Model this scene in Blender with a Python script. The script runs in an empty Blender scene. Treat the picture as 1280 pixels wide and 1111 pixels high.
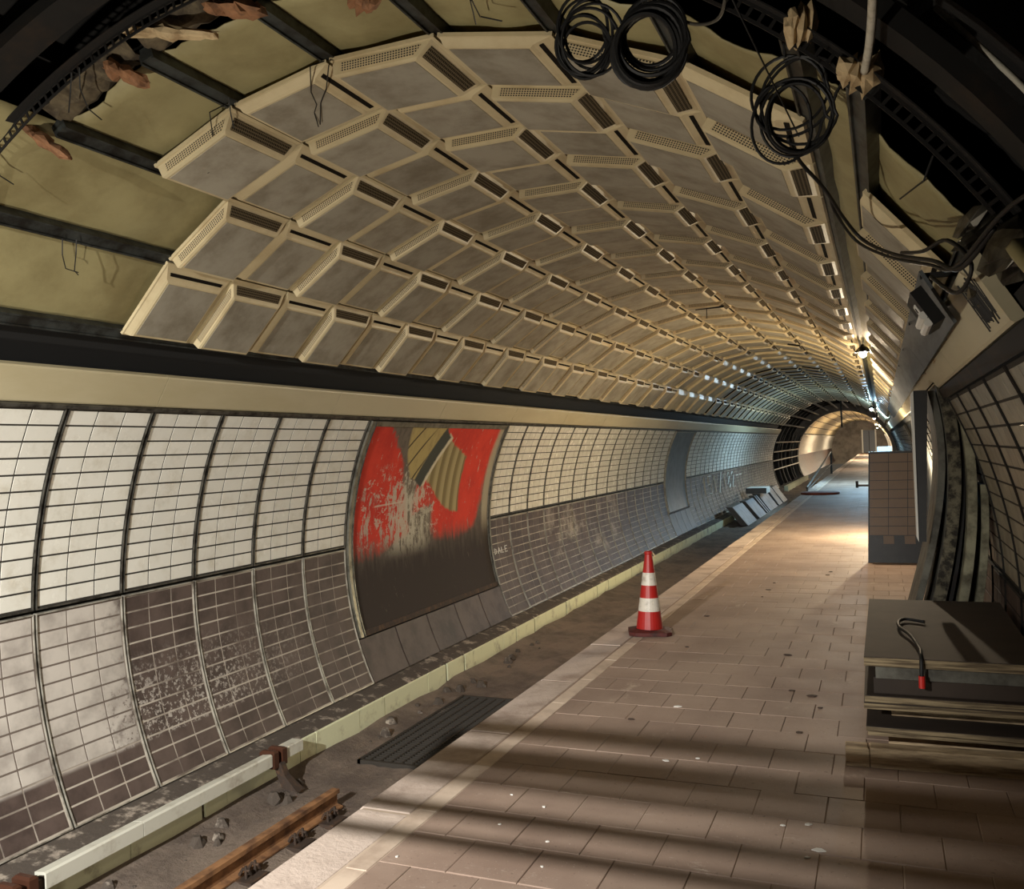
import bpy, math, random
from mathutils import Vector, Matrix

random.seed(7)
SC = bpy.context.scene
COL = SC.collection
R_ = math.radians

# ------------------------------------------------------------------ camera
def set_camera():
    psi, pit, roll = 0.3920, 0.00771, 0.036
    F = Vector((-math.sin(psi)*math.cos(pit), math.cos(psi)*math.cos(pit), math.sin(pit)))
    R0 = Vector((math.cos(psi), math.sin(psi), 0)); U0 = R0.cross(F)
    R = R0*math.cos(roll) - U0*math.sin(roll)
    U = R0*math.sin(roll) + U0*math.cos(roll)
    cd = bpy.data.cameras.new('camera'); cam = bpy.data.objects.new('camera', cd); COL.objects.link(cam)
    m = Matrix((R, U, -F)).transposed().to_4x4(); m.translation = (0, 0, 1.65)
    cam.matrix_world = m
    cd.sensor_width = 36; cd.lens = 1115/1280*36; cd.clip_start = .05; cd.clip_end = 400
    SC.camera = cam
set_camera()

# ------------------------------------------------------------------ world, exposure, large lights
w = bpy.data.worlds.new('world'); SC.world = w; w.use_nodes = True
w.node_tree.nodes['Background'].inputs[0].default_value = (1.0, .86, .66, 1)
w.node_tree.nodes['Background'].inputs[1].default_value = 0.035
vs = SC.view_settings
vs.view_transform = 'Standard'; vs.look = 'None'; vs.gamma = 1; vs.use_curve_mapping = False
vs.exposure = 1.0
ASSUMED_LAMP = dict(loc=(-2.5, -2.0, 2.85), aim=(-4.0, 4.3, -.95), power=1800, col=(1.0, .98, .93), size=.016, cone=80, blend=.9)  # assumed floodlight out of view, from the light on near wall and platform
TRACK_FILL = dict(loc=(-2.75, .2, -.1), aim=(-3.0, 5.2, 3.3), power=235, col=(1.0, .94, .82), size=.05, cone=120, blend=1.0)  # added unseen floodlight that fills in light on the near vault
ADDED_STAND_LAMP = (.22, 16.2, 1.0, 180, (1.0, .84, .55))  # added hidden lamp that brightens the vault and left wall midway
BULBS = [  # x, y, z, watts, colour
    (-.185, 13.3, 2.83, 125, (1.0, .80, .56)),
    (-.28, 35.0, 2.72, 400, (.46, .76, 1.0)),
    (-.28, 52.0, 2.72, 150, (1.0, .86, .66)),  # assumed lamps from here down, to account for the far-end light
    (-.30, 75.0, 2.72, 750, (1.0, .82, .58)),
    (-.30, 98.0, 2.72, 700, (1.0, .84, .62)),
]

CX, CZ, RC, RW = -2.30, 0.58, 3.17, 3.05      # tunnel axis, ceiling radius, wall radius
Y0, PL = 3.975, .655                          # first ceiling panel, panel length
YEND = 49.0

# ------------------------------------------------------------------ node helpers
def lin(c):
    return tuple(((x/255)/12.92 if x/255 <= .04045 else ((x/255+.055)/1.055)**2.4) for x in c)

class NT:
    """small builder for node graphs"""
    def __init__(s, name):
        s.m = bpy.data.materials.new(name); s.m.use_nodes = True
        s.t = s.m.node_tree; s.b = s.t.nodes['Principled BSDF']
    def n(s, typ, **kw):
        nd = s.t.nodes.new(typ)
        for k, v in kw.items(): setattr(nd, k, v)
        return nd
    def put(s, sock, v):
        if isinstance(v, bpy.types.NodeSocket): s.t.links.new(v, sock)
        elif isinstance(v, (tuple, list)): sock.default_value = tuple(v) + ((1,) if len(v) == 3 and len(sock.default_value) == 4 else ())
        else: sock.default_value = v
    def math(s, op, a, b=0, c=0, clamp=False):
        nd = s.n('ShaderNodeMath', operation=op, use_clamp=clamp)
        s.put(nd.inputs[0], a); s.put(nd.inputs[1], b); s.put(nd.inputs[2], c); return nd.outputs[0]
    def add(s, a, b): return s.math('ADD', a, b)
    def sub(s, a, b): return s.math('SUBTRACT', a, b)
    def mul(s, a, b): return s.math('MULTIPLY', a, b)
    def mn(s, a, b): return s.math('MINIMUM', a, b)
    def mx(s, a, b): return s.math('MAXIMUM', a, b)
    def step(s, v, lo, hi):
        nd = s.n('ShaderNodeMapRange', interpolation_type='SMOOTHSTEP')
        s.put(nd.inputs[0], v); s.put(nd.inputs[1], lo); s.put(nd.inputs[2], hi); return nd.outputs[0]
    def pos(s): return s.n('ShaderNodeNewGeometry').outputs['Position']
    def objc(s): return s.n('ShaderNodeTexCoord').outputs['Object']
    def uv(s): return s.n('ShaderNodeTexCoord').outputs['UV']
    def sep(s, v):
        nd = s.n('ShaderNodeSeparateXYZ'); s.put(nd.inputs[0], v); return nd.outputs
    def scalev(s, v, k):
        nd = s.n('ShaderNodeVectorMath', operation='MULTIPLY'); s.put(nd.inputs[0], v); s.put(nd.inputs[1], k); return nd.outputs[0]
    def noise(s, v, scale, detail=4, rough=.6):
        nd = s.n('ShaderNodeTexNoise'); s.put(nd.inputs['Vector'], v)
        nd.inputs['Scale'].default_value = scale; nd.inputs['Detail'].default_value = detail; nd.inputs['Roughness'].default_value = rough
        return nd.outputs['Fac']
    def mix(s, f, a, b):
        nd = s.n('ShaderNodeMix', data_type='RGBA')
        s.put(nd.inputs[0], f); s.put(nd.inputs[6], a); s.put(nd.inputs[7], b); return nd.outputs[2]
    def bright(s, c, v):
        nd = s.n('ShaderNodeMix', data_type='RGBA', blend_type='MULTIPLY'); nd.inputs[0].default_value = 1
        cb = s.n('ShaderNodeCombineColor'); [s.put(cb.inputs[i], v) for i in range(3)]
        s.put(nd.inputs[6], c); s.put(nd.inputs[7], cb.outputs[0]); return nd.outputs[2]
    def bump(s, h, strength=.3, dist=.01):
        nd = s.n('ShaderNodeBump'); nd.inputs['Strength'].default_value = strength; nd.inputs['Distance'].default_value = dist
        s.put(nd.inputs['Height'], h); s.t.links.new(nd.outputs[0], s.b.inputs['Normal'])
    def out(s, col, rough=.6, metal=0):
        s.put(s.b.inputs['Base Color'], col); s.put(s.b.inputs['Roughness'], rough); s.put(s.b.inputs['Metallic'], metal); return s.m

M = {}
def mat(name, col, rough=.6, metal=0, dirt=None, scale=3, lo=.4, hi=.7, var=0, bump=0, bscale=40, stretch=(1, 1, 1), rvar=0):
    g = NT(name); p = g.scalev(g.pos(), stretch)
    c = lin(col)
    if dirt: c = g.mix(g.step(g.noise(p, scale, 6, .65), lo, hi), c, lin(dirt))
    if var:
        rnd = g.n('ShaderNodeObjectInfo').outputs['Random']
        c = g.bright(c, g.add(1-var/2, g.mul(rnd, var)))
    if bump: g.bump(g.noise(p, bscale, 5, .7), bump, .02)
    r = rough
    if rvar: r = g.add(rough-rvar/2, g.mul(g.noise(p, scale*1.7, 4), rvar))
    M[name] = g.out(c if not isinstance(c, tuple) else c, r, metal)
    return M[name]

mat('panel_cream', (204, 188, 150), .45, dirt=(180, 160, 122), scale=2.2, lo=.4, hi=.75, var=.14)
mat('panel_plate', (160, 153, 137), .6, dirt=(124, 115, 98), scale=3.5, lo=.35, hi=.75, var=.16, bump=.06, bscale=160)
mat('membrane', (160, 150, 108), .55, dirt=(128, 116, 78), scale=1.6, lo=.35, hi=.75, bump=.1, bscale=6)
mat('steel_rail', (74, 78, 76), .5, .5, dirt=(40, 38, 34), scale=6, lo=.35, hi=.65)
mat('black_steel', (30, 28, 26), .7, .3, dirt=(58, 44, 32), scale=4, lo=.5, hi=.8)
mat('lining', (28, 25, 22), .9, dirt=(17, 15, 13), scale=2, lo=.3, hi=.7, bump=.3, bscale=12)
mat('black', (14, 13, 12), .9)
mat('slot_dark', (30, 26, 22), .95); M['slot_dark'].node_tree.nodes['Principled BSDF'].inputs['Specular IOR Level'].default_value = .05
mat('white_tile', (226, 223, 212), .26, dirt=(204, 198, 182), scale=5, lo=.45, hi=.8, var=.07, rvar=.12)
mat('dim_white_tile', (150, 143, 124), .35, dirt=(112, 104, 88), scale=4, lo=.4, hi=.7, var=.1)  # white tile with the dimness of the right wall put into its colour
mat('grout_dark', (48, 44, 38), .9)
mat('alu_strip', (120, 118, 110), .35, .7, dirt=(52, 48, 44), scale=9, lo=.35, hi=.7)
mat('fascia', (194, 184, 154), .5, dirt=(176, 164, 130), scale=1.2, lo=.35, hi=.75, stretch=(1, .3, 1))
mat('coping', (198, 180, 166), .85, dirt=(150, 130, 116), scale=2.5, lo=.4, hi=.75, bump=.35, bscale=30, var=.1)
mat('edge_tile', (204, 184, 164), .75, dirt=(164, 142, 124), scale=3, lo=.4, hi=.75, var=.1)
mat('kerb', (80, 71, 63), .95, dirt=(168, 156, 142), scale=7, lo=.52, hi=.68, bump=.5, bscale=18)
mat('kerb_yellow', (230, 232, 196), .7, dirt=(140, 130, 100), scale=4, lo=.52, hi=.8, bump=.15, bscale=25)
mat('rail_cover', (210, 208, 194), .5, dirt=(160, 150, 132), scale=5, lo=.5, hi=.8)
mat('rust', (160, 116, 76), .8, .1, dirt=(92, 62, 42), scale=7, lo=.35, hi=.7, bump=.15, bscale=60)
mat('rust_dark', (62, 50, 42), .8, .2, dirt=(96, 70, 50), scale=14, lo=.45, hi=.7)
mat('insulator', (74, 46, 34), .3)
mat('grate', (58, 53, 47), .7, .2)
mat('cone_red', (164, 33, 28), .42, dirt=(150, 30, 26), scale=9, lo=.45, hi=.75)
mat('cone_white', (208, 200, 186), .4, dirt=(150, 140, 124), scale=12, lo=.45, hi=.75)
mat('cone_base', (86, 32, 26), .7, dirt=(50, 26, 22), scale=9)
mat('cable', (17, 16, 15), .6)
mat('cable_grey', (72, 68, 60), .5)
mat('kraft', (150, 106, 72), .8, dirt=(104, 72, 48), scale=12, lo=.4, hi=.7)
mat('kraft_pale', (196, 172, 132), .8, dirt=(150, 124, 88), scale=12, lo=.4, hi=.7)
mat('foil', (98, 94, 84), .35, .6, dirt=(46, 42, 36), scale=9, lo=.35, hi=.65)
mat('pipe_white', (204, 198, 180), .45, dirt=(160, 150, 128), scale=12)
mat('plywood_face', (62, 50, 40), .75, dirt=(48, 38, 30), scale=2, lo=.35, hi=.7)
mat('plywood_edge', (158, 140, 108), .85, dirt=(84, 70, 52), scale=14, lo=.35, hi=.65, stretch=(.25, 1, 6))
mat('old_timber', (206, 182, 146), .85, dirt=(112, 90, 66), scale=10, lo=.35, hi=.7, stretch=(.3, 1, 3), bump=.3, bscale=30)
mat('panel_edge', (150, 146, 122), .8, dirt=(84, 78, 62), scale=8, lo=.35, hi=.7)
mat('panel_grey', (104, 102, 92), .75, dirt=(64, 60, 52), scale=6, lo=.35, hi=.7)
mat('mottled', (112, 106, 88), .9, dirt=(40, 36, 30), scale=16, lo=.38, hi=.62, bump=.5, bscale=40)
mat('black_panel', (34, 33, 33), .4, dirt=(52, 50, 48), scale=3, lo=.45, hi=.8)
mat('duct', (84, 88, 90), .7, 0, dirt=(56, 60, 62), scale=5, lo=.35, hi=.75, stretch=(3, .4, 3))
mat('dark_board', (92, 96, 98), .35, .3, dirt=(54, 56, 58), scale=2.4, lo=.35, hi=.7)
mat('board_grey', (122, 126, 132), .6, dirt=(96, 98, 104), scale=3)
mat('alu_bright', (176, 172, 160), .4, .3, dirt=(96, 88, 78), scale=7, lo=.4, hi=.7)
mat('fixture_black', (18, 18, 18), .5)
mat('fixture_white', (216, 214, 206), .5)
mat('white_paint', (225, 222, 212), .6)
mat('black_ink', (24, 22, 20), .7)
mat('red_tape', (200, 40, 32), .5)
mat('cabinet', (190, 205, 215), .4)
mat('concrete', (136, 128, 118), .9, dirt=(100, 92, 84), scale=1.2, lo=.35, hi=.7)
mat('door_grey', (96, 100, 108), .5)
mat('lid_rust', (128, 62, 44), .8, dirt=(80, 42, 32), scale=5, lo=.4, hi=.7)
mat('chalk', (220, 216, 206), .9)
mat('debris', (70, 54, 44), .9)
mat('litter', (225, 222, 214), .8)
mat('frame_metal', (140, 136, 122), .4, .6, dirt=(92, 88, 78), scale=8, lo=.4, hi=.7)

def make_specials():
    # perforated vent grille: regular holes in the local plane
    for nm, base, hole, fx, fz in (('grille', (196, 178, 140), (30, 26, 20), 62, 88), ('grille_shaded', (104, 92, 72), (22, 19, 15), 62, 88)):
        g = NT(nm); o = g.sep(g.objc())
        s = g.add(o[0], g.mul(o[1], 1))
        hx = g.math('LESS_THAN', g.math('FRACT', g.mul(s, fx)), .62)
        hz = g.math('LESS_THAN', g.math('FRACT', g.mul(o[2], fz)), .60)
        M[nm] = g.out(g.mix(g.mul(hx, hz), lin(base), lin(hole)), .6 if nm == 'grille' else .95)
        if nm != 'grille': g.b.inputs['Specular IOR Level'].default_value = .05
    # brown wall tile with lime bloom on the two first panels and around y=17
    g = NT('brown_tile'); P = g.pos(); x, y, z = g.sep(P)
    rnd = g.n('ShaderNodeObjectInfo').outputs['Random']
    base = g.mix(g.step(g.noise(P, 3.2, 6, .65), .35, .7), lin((92, 78, 72)), lin((66, 54, 50)))
    base = g.bright(base, g.add(.92, g.mul(rnd, .16)))
    n1 = g.noise(P, 3.0, 5, .6); n2 = g.noise(P, 26, 4, .7)
    edge = g.add(y, g.mul(g.sub(n1, .5), .9))
    lower = g.step(z, -.44, -.40)
    wash = g.mul(g.step(edge, 5.16, 4.98), lower)
    wash = g.mul(wash, g.add(.55, g.mul(g.step(n1, .3, .6), .45)))
    spk_zone = g.mul(g.mul(g.step(y, 4.8, 5.0), g.step(edge, 7.6, 5.6)), g.mul(g.step(z, -.44, -.41), g.step(z, .30, -.20)))
    spk = g.mul(g.step(n2, .52, .60), g.mul(spk_zone, .75))
    holes = g.mul(g.step(n2, .44, .40), g.mul(g.step(y, 4.7, 5.05), g.step(z, .2, -.2)))
    wash = g.mul(wash, g.sub(1, g.mul(holes, .8)))
    b2 = g.mul(g.mul(g.step(y, 13.6, 15.2), g.step(y, 20.5, 17.5)), g.step(g.noise(P, 1.5, 5, .7), .50, .66))
    b2 = g.mul(g.mul(b2, g.step(z, -.5, -.2)), g.mul(.6, g.step(n2, .3, .55)))
    f = g.mx(g.mx(wash, spk), b2)
    M['brown_tile'] = g.out(g.mix(f, base, lin((196, 188, 178))), g.add(.55, g.mul(f, .2)))
    g.b.inputs['Specular IOR Level'].default_value = .3
    # light grout of the brown panels
    g = NT('grout_light'); P = g.pos(); x, y, z = g.sep(P)
    c = g.mix(g.step(g.noise(P, 2, 5), .42, .68), lin((186, 176, 162)), lin((110, 98, 88)))
    M['grout_light'] = g.out(g.mix(g.mul(g.step(y, 5.12, 5.06), g.step(z, -.42, -.38)), c, lin((104, 92, 83))), .9)
    # platform tiles, dusty, with pale smears
    g = NT('floor_tile'); P = g.pos(); x, y, z = g.sep(P)
    rnd = g.n('ShaderNodeObjectInfo').outputs['Random']
    c = g.mix(g.step(g.noise(P, 1.1, 6, .6), .35, .7), lin((160, 138, 122)), lin((136, 114, 100)))
    c = g.mix(g.step(g.noise(g.scalev(P, (1, .55, 1)), 2.6, 7, .72), .60, .74), c, lin((184, 164, 144)))
    c = g.mix(g.mul(g.step(g.noise(P, 40, 3, .6), .62, .72), .5), c, lin((90, 70, 58)))
    sm = g.mul(g.step(g.noise(g.scalev(P, (1, 2.2, 1)), 3.2, 8, .78), .60, .70), g.step(y, 4.6, 3.9))
    c = g.mix(g.mul(sm, .7), c, lin((206, 192, 176)))
    c = g.mix(g.mul(g.step(g.noise(P, 90, 2, .6), .68, .72), .6), c, lin((196, 182, 166)))
    c = g.bright(c, g.add(.95, g.mul(rnd, .10)))
    g.bump(g.noise(P, 26, 5, .7), .12, .01)
    M['floor_tile'] = g.out(c, g.add(.55, g.mul(g.noise(P, 2, 3), .3)))
    g = NT('floor_joint'); P = g.pos(); x, y, z = g.sep(P)
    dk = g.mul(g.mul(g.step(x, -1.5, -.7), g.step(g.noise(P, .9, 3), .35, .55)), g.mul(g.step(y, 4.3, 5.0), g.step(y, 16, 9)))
    c = g.mix(g.step(y, 4.6, 4.0), lin((140, 118, 103)), lin((186, 166, 146)))
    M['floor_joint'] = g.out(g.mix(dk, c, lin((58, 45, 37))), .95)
    # track bed dust and rubble
    g = NT('track_bed'); P = g.pos()
    c = g.mix(g.step(g.noise(P, 1.4, 7, .7), .35, .7), lin((140, 124, 110)), lin((98, 85, 76)))
    c = g.mix(g.step(g.noise(P, 9, 6, .8), .62, .72), c, lin((160, 146, 130)))
    g.bump(g.noise(P, 9, 8, .75), .8, .05)
    M['track_bed'] = g.out(c, .95)
    # torn poster on its bare board
    g = NT('poster'); U = g.sep(g.uv()); u, v = U[0], U[1]; P = g.pos()
    na = g.noise(P, 2.3, 6, .7); nb = g.noise(g.scalev(P, (1, 2.0, .8)), 6.5, 7, .75); nc = g.noise(P, 30, 4, .7)
    nd = g.noise(g.scalev(P, (1, 5, .7)), 2.2, 6, .7)
    bare = g.mix(g.step(nb, .4, .7), lin((112, 102, 90)), lin((80, 70, 62)))
    grime = g.add(g.mul(g.sub(nd, .5), .35), v)
    bare = g.mix(g.step(grime, .50, .22), bare, lin((54, 45, 40)))
    bare = g.mix(g.mul(g.step(nb, .62, .70), g.mul(.35, g.step(v, .5, .2))), bare, lin((130, 116, 102)))
    def seg(a, b):        # signed side of the line a-b, positive on the left
        (x0, y0), (x1, y1) = a, b
        L = math.hypot(x1-x0, y1-y0)
        return g.add(g.add(g.mul(u, -(y1-y0)/L), g.mul(v, (x1-x0)/L)), ((y1-y0)*x0-(x1-x0)*y0)/L)
    def poly(pts, soft=.012, wob=.05):
        m = None
        for a, b in zip(pts, pts[1:]+pts[:1]):
            d = seg(a, b)
            m = d if m is None else g.mn(m, d)
        m = g.add(m, g.mul(g.sub(nb, .5), wob))
        return g.step(m, -soft, soft)
    red = g.mix(g.step(na, .35, .7), lin((214, 62, 42)), lin((190, 48, 34)))
    left = poly([(-.05, .33), (.12, .31), (.36, .42), (.33, .70), (.26, .80), (.19, 1.05), (-.05, 1.05)], .012, .10)
    right = poly([(.52, .36), (.72, .33), (.86, .38), (.92, .54), (.955, 1.05), (.50, 1.05)], .02, .07)
    mid = poly([(.37, .5), (.57, .58), (.56, .62), (.47, .74), (.38, .67)], .01, .16)
    redm = g.mx(g.mx(left, right), g.mul(mid, .9))
    # wear: scratches and flaked patches, stronger to the middle and bottom
    wear = g.mul(g.step(g.math('ABSOLUTE', g.sub(u, .32)), .26, .02), g.step(v, .95, .5))
    flake = g.step(g.add(nb, g.mul(wear, .17)), .61, .65)
    flake = g.mx(flake, g.mul(g.step(nc, .66, .70), g.step(v, .9, .6)))
    flake = g.mx(flake, g.mul(g.step(g.math('ABSOLUTE', g.sub(u, .09)), .06, .02), g.mul(g.step(nb, .50, .56), g.step(v, .75, .6))))
    fade = g.step(g.add(v, g.mul(g.sub(nd, .5), .25)), .30, .44)
    redm = g.mul(g.mul(redm, fade), g.sub(1, g.mul(flake, .85)))
    rim = g.mul(g.step(g.add(u, g.mul(g.sub(nb, .5), .06)), .925, .945), g.step(v, .3, .5))
    pale = g.mul(g.mul(g.step(g.math('ABSOLUTE', g.sub(u, .36)), .22, .05), g.mul(g.step(v, .28, .4), g.step(v, .75, .6))), g.step(nb, .40, .52))
    bare = g.mix(g.mul(pale, .8), bare, lin((182, 176, 156)))
    bare = g.mix(g.mul(flake, g.mul(g.step(v, .3, .5), .8)), bare, lin((196, 190, 172)))
    bare = g.mix(g.mul(rim, .8), bare, lin((176, 168, 146)))
    c = g.mix(redm, bare, red)
    blk = g.noise(g.scalev(P, (1, 1.3, 2.2)), 4.0, 3, .8)
    c = g.mix(g.mul(g.mul(g.step(blk, .56, .60), g.step(nc, .38, .5)), g.mul(g.mul(g.step(v, .34, .45), g.step(v, .82, .7)), g.mul(.75, g.step(u, .62, .5)))), c, lin((190, 184, 166)))
    c = g.mix(g.mul(g.step(g.math('ABSOLUTE', g.sub(g.add(v, g.mul(u, -.05)), .575)), .006, .003), g.mul(.7, g.mul(g.step(u, .12, .14), g.step(u, .33, .3)))), c, lin((206, 190, 172)))
    stripes = g.math('FRACT', g.mul(g.add(u, g.mul(v, -.62)), 11))
    yel = g.mix(g.mul(g.step(stripes, .86, .9), g.step(u, .46, .36)), lin((178, 160, 104)), lin((70, 60, 42)))
    yel = g.mix(g.step(nb, .45, .75), yel, lin((150, 132, 90)))
    c = g.mix(poly([(.185, 1.05), (.27, .85), (.29, .72), (.365, .70), (.52, 1.05)], .008, .03), c, yel)
    drip = g.step(g.math('FRACT', g.mul(u, 17)), .25, .75)
    olive = g.mix(drip, lin((126, 112, 74)), lin((168, 154, 112)))
    c = g.mix(poly([(.44, .70), (.60, .53), (.66, .50), (.72, .49), (.72, .82), (.58, .90), (.53, .93)], .008, .05), c, olive)
    c = g.mix(poly([(.40, .655), (.435, .67), (.565, .93), (.53, .96)], .006, .02), c, lin((206, 198, 172)))
    c = g.mix(poly([(.362, .70), (.41, .655), (.545, .935), (.49, .99)], .006, .02), c, lin((66, 68, 60)))
    M['poster'] = g.out(c, .75); g.b.inputs['Specular IOR Level'].default_value = .25
    for nm, col, s in (('bulb_warm', (1, .86, .62), 60), ('bulb_cool', (.7, .9, 1), 60)):
        m = bpy.data.materials.new(nm); m.use_nodes = True; t = m.node_tree
        t.nodes.remove(t.nodes['Principled BSDF']); e = t.nodes.new('ShaderNodeEmission')
        e.inputs[0].default_value = col + (1,); e.inputs[1].default_value = s
        t.links.new(e.outputs[0], t.nodes['Material Output'].inputs[0]); M[nm] = m
make_specials()

# ------------------------------------------------------------------ mesh helpers
class MB:
    def __init__(s): s.v = []; s.f = []; s.mi = []; s.cur = 0; s.uvs = None
    def face(s, idx): s.f.append(tuple(idx)); s.mi.append(s.cur)
    def quad(s, a, b, c, d):
        i = len(s.v); s.v += [tuple(a), tuple(b), tuple(c), tuple(d)]; s.face((i, i+1, i+2, i+3)); return s
    def hexa(s, p):   # 8 points: 0-3 one side loop, 4-7 the opposite loop
        i = len(s.v); s.v += [tuple(q) for q in p]
        for q in ((3, 2, 1, 0), (4, 5, 6, 7), (0, 1, 5, 4), (1, 2, 6, 5), (2, 3, 7, 6), (3, 0, 4, 7)): s.face([i+k for k in q])
        return s
    def box(s, x0, x1, y0, y1, z0, z1, m=None):
        p = [Vector(q) for q in ((x0, y0, z0), (x1, y0, z0), (x1, y1, z0), (x0, y1, z0), (x0, y0, z1), (x1, y0, z1), (x1, y1, z1), (x0, y1, z1))]
        if m is not None: p = [m @ q for q in p]
        return s.hexa(p)
    def bbox(s, x0, x1, y0, y1, z0, z1, b, m=None):     # box with chamfered top (z1) edges
        q = [(x0, y0, z0), (x1, y0, z0), (x1, y1, z0), (x0, y1, z0), (x0, y0, z1-b), (x1, y0, z1-b), (x1, y1, z1-b), (x0, y1, z1-b),
             (x0+b, y0+b, z1), (x1-b, y0+b, z1), (x1-b, y1-b, z1), (x0+b, y1-b, z1)]
        i = len(s.v)
        s.v += [tuple((m @ Vector(k)) if m is not None else k) for k in q]
        for f in ((3, 2, 1, 0), (8, 9, 10, 11), (0, 1, 5, 4), (1, 2, 6, 5), (2, 3, 7, 6), (3, 0, 4, 7), (4, 5, 9, 8), (5, 6, 10, 9), (6, 7, 11, 10), (7, 4, 8, 11)):
            s.face([i+k for k in f])
        return s
    def rings(s, loops, cap0=True, cap1=True, closed=True):
        base = []; n = len(loops[0])
        for L in loops:
            base.append(len(s.v)); s.v += [tuple(q) for q in L]
        for a, b in zip(base, base[1:]):
            for k in range(n if closed else n-1):
                j = (k+1) % n; s.face((a+k, a+j, b+j, b+k))
        if cap0: s.face([base[0]+k for k in range(n)][::-1])
        if cap1: s.face([base[-1]+k for k in range(n)])
        return s
    def tube(s, path, r, n=6, caps=True):
        path = [Vector(p) for p in path]; loops = []; up = None
        for i, p in enumerate(path):
            d = (path[min(i+1, len(path)-1)] - path[max(i-1, 0)]).normalized()
            if up is None:
                up = Vector((0, 0, 1)) if abs(d.z) < .9 else Vector((1, 0, 0))
            a = d.cross(up); a = a.normalized() if a.length > 1e-6 else d.orthogonal().normalized()
            b = a.cross(d).normalized(); up = b
            rr = r[i] if isinstance(r, (list, tuple)) else r
            loops.append([p + a*rr*math.cos(2*math.pi*k/n) + b*rr*math.sin(2*math.pi*k/n) for k in range(n)])
        return s.rings(loops, caps, caps)
    def lathe(s, prof, n=24, m=None):
        loops = [[(r*math.cos(2*math.pi*k/n), r*math.sin(2*math.pi*k/n), z) for k in range(n)] for r, z in prof]
        if m is not None: loops = [[m @ Vector(q) for q in L] for L in loops]
        return s.rings(loops)
    def grid(s, P):      # rows of points
        b = len(s.v); nr, nc = len(P), len(P[0])
        for row in P: s.v += [tuple(q) for q in row]
        for i in range(nr-1):
            for j in range(nc-1): s.face((b+i*nc+j, b+i*nc+j+1, b+(i+1)*nc+j+1, b+(i+1)*nc+j))
        return s
    def mesh(s, name, mats, smooth=False):
        me = bpy.data.meshes.new(name); me.from_pydata(s.v, [], s.f)
        for m in (mats if isinstance(mats, (list, tuple)) else [mats]): me.materials.append(M[m] if isinstance(m, str) else m)
        me.polygons.foreach_set('material_index', s.mi)
        if smooth: me.polygons.foreach_set('use_smooth', [True]*len(s.f))
        if s.uvs:
            L = me.uv_layers.new(); 
            for lp in me.loops: L.data[lp.index].uv = s.uvs[lp.vertex_index]
        me.update(); return me
    def build(s, name, mats, parent=None, smooth=False):
        return link(name, s.mesh(name, mats, smooth), parent)

def link(name, data, parent=None, mw=None):
    o = bpy.data.objects.new(name, data); COL.objects.link(o)
    if parent is not None: o.parent = parent
    if mw is not None: o.matrix_local = mw
    return o
def empty(name, loc=(0, 0, 0), rz=0):
    o = bpy.data.objects.new(name, None); COL.objects.link(o); o.location = loc; o.rotation_euler = (0, 0, rz); o.empty_display_size = .1; return o
def tag(o, label, cat, group=None):
    o['label'] = label; o['category'] = cat
    if group: o['group'] = group
    return o
def struct(o): o['kind'] = 'structure'; return o
def stuff(o): o['kind'] = 'stuff'; return o
def cyl(a, r, y): return Vector((CX + r*math.sin(R_(a)), y, CZ + r*math.cos(R_(a))))
def arc_strip(mb, a0, a1, r0, r1, y0, y1, n=12):
    """a curved slab between two angles, radii r0 (inner) and r1 (outer)"""
    loops = []
    for i in range(n+1):
        a = a0 + (a1-a0)*i/n
        loops.append([cyl(a, r0, y0), cyl(a, r0, y1), cyl(a, r1, y1), cyl(a, r1, y0)])
    return mb.rings(loops)
def frame_at(a, r, y):
    """matrix: local x = along the arc (towards growing angle), y = tunnel axis, z = outward"""
    t = Vector((math.cos(R_(a)), 0, -math.sin(R_(a)))); z = Vector((math.sin(R_(a)), 0, math.cos(R_(a))))
    m = Matrix((t, Vector((0, 1, 0)), z)).transposed().to_4x4(); m.translation = cyl(a, r, y); return m

# ------------------------------------------------------------------ tunnel shell
def build_shell():
    mb = MB()
    for y0, y1 in ((-5.5, 66.0),):
        n = 40
        P = [[cyl(-124+248*i/n, 3.78, y) for i in range(n+1)] for y in (y0, y1)]
        mb.grid(P)
    ceil = struct(mb.build('ceiling', 'lining', smooth=True))
    k = 0; y = -.9
    while y < 9:
        r = MB(); arc_strip(r, -80, 80, 3.56, 3.77, y, y+.09, 40); r.build('lining_rib', 'lining', ceil); y += .82
    for a in range(-70, 71, 14):
        r = MB(); m = frame_at(a, 3.62, 0); r.box(-.035, .035, -3.4, 9, 0, .15, m); r.build('lining_flange', 'lining', ceil)
    for y in (50.5, 53, 55.5, 58, 60.5, 63):
        r = MB(); arc_strip(r, -115, 100, 3.5, 3.7, y, y+.3, 40); r.build('lining_rib', 'lining', ceil)
    # closing bulkhead behind the photographer
    bw = MB(); m = Matrix.Translation((CX, -5.5, CZ)) @ Matrix.Rotation(R_(90), 4, 'X')
    bw.lathe([(.01, .0), (3.8, .0), (3.8, .1), (.01, .1)], 40, m)
    struct(bw.build('wall_back', 'lining'))
    return ceil
CEIL = build_shell()

ROW_A = [-51.75 + 11.5*i for i in range(9)]          # boundaries of the rows 1..8
SLOT = (40.25, 45.2); ROW10 = (45.4, 55.6)

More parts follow.
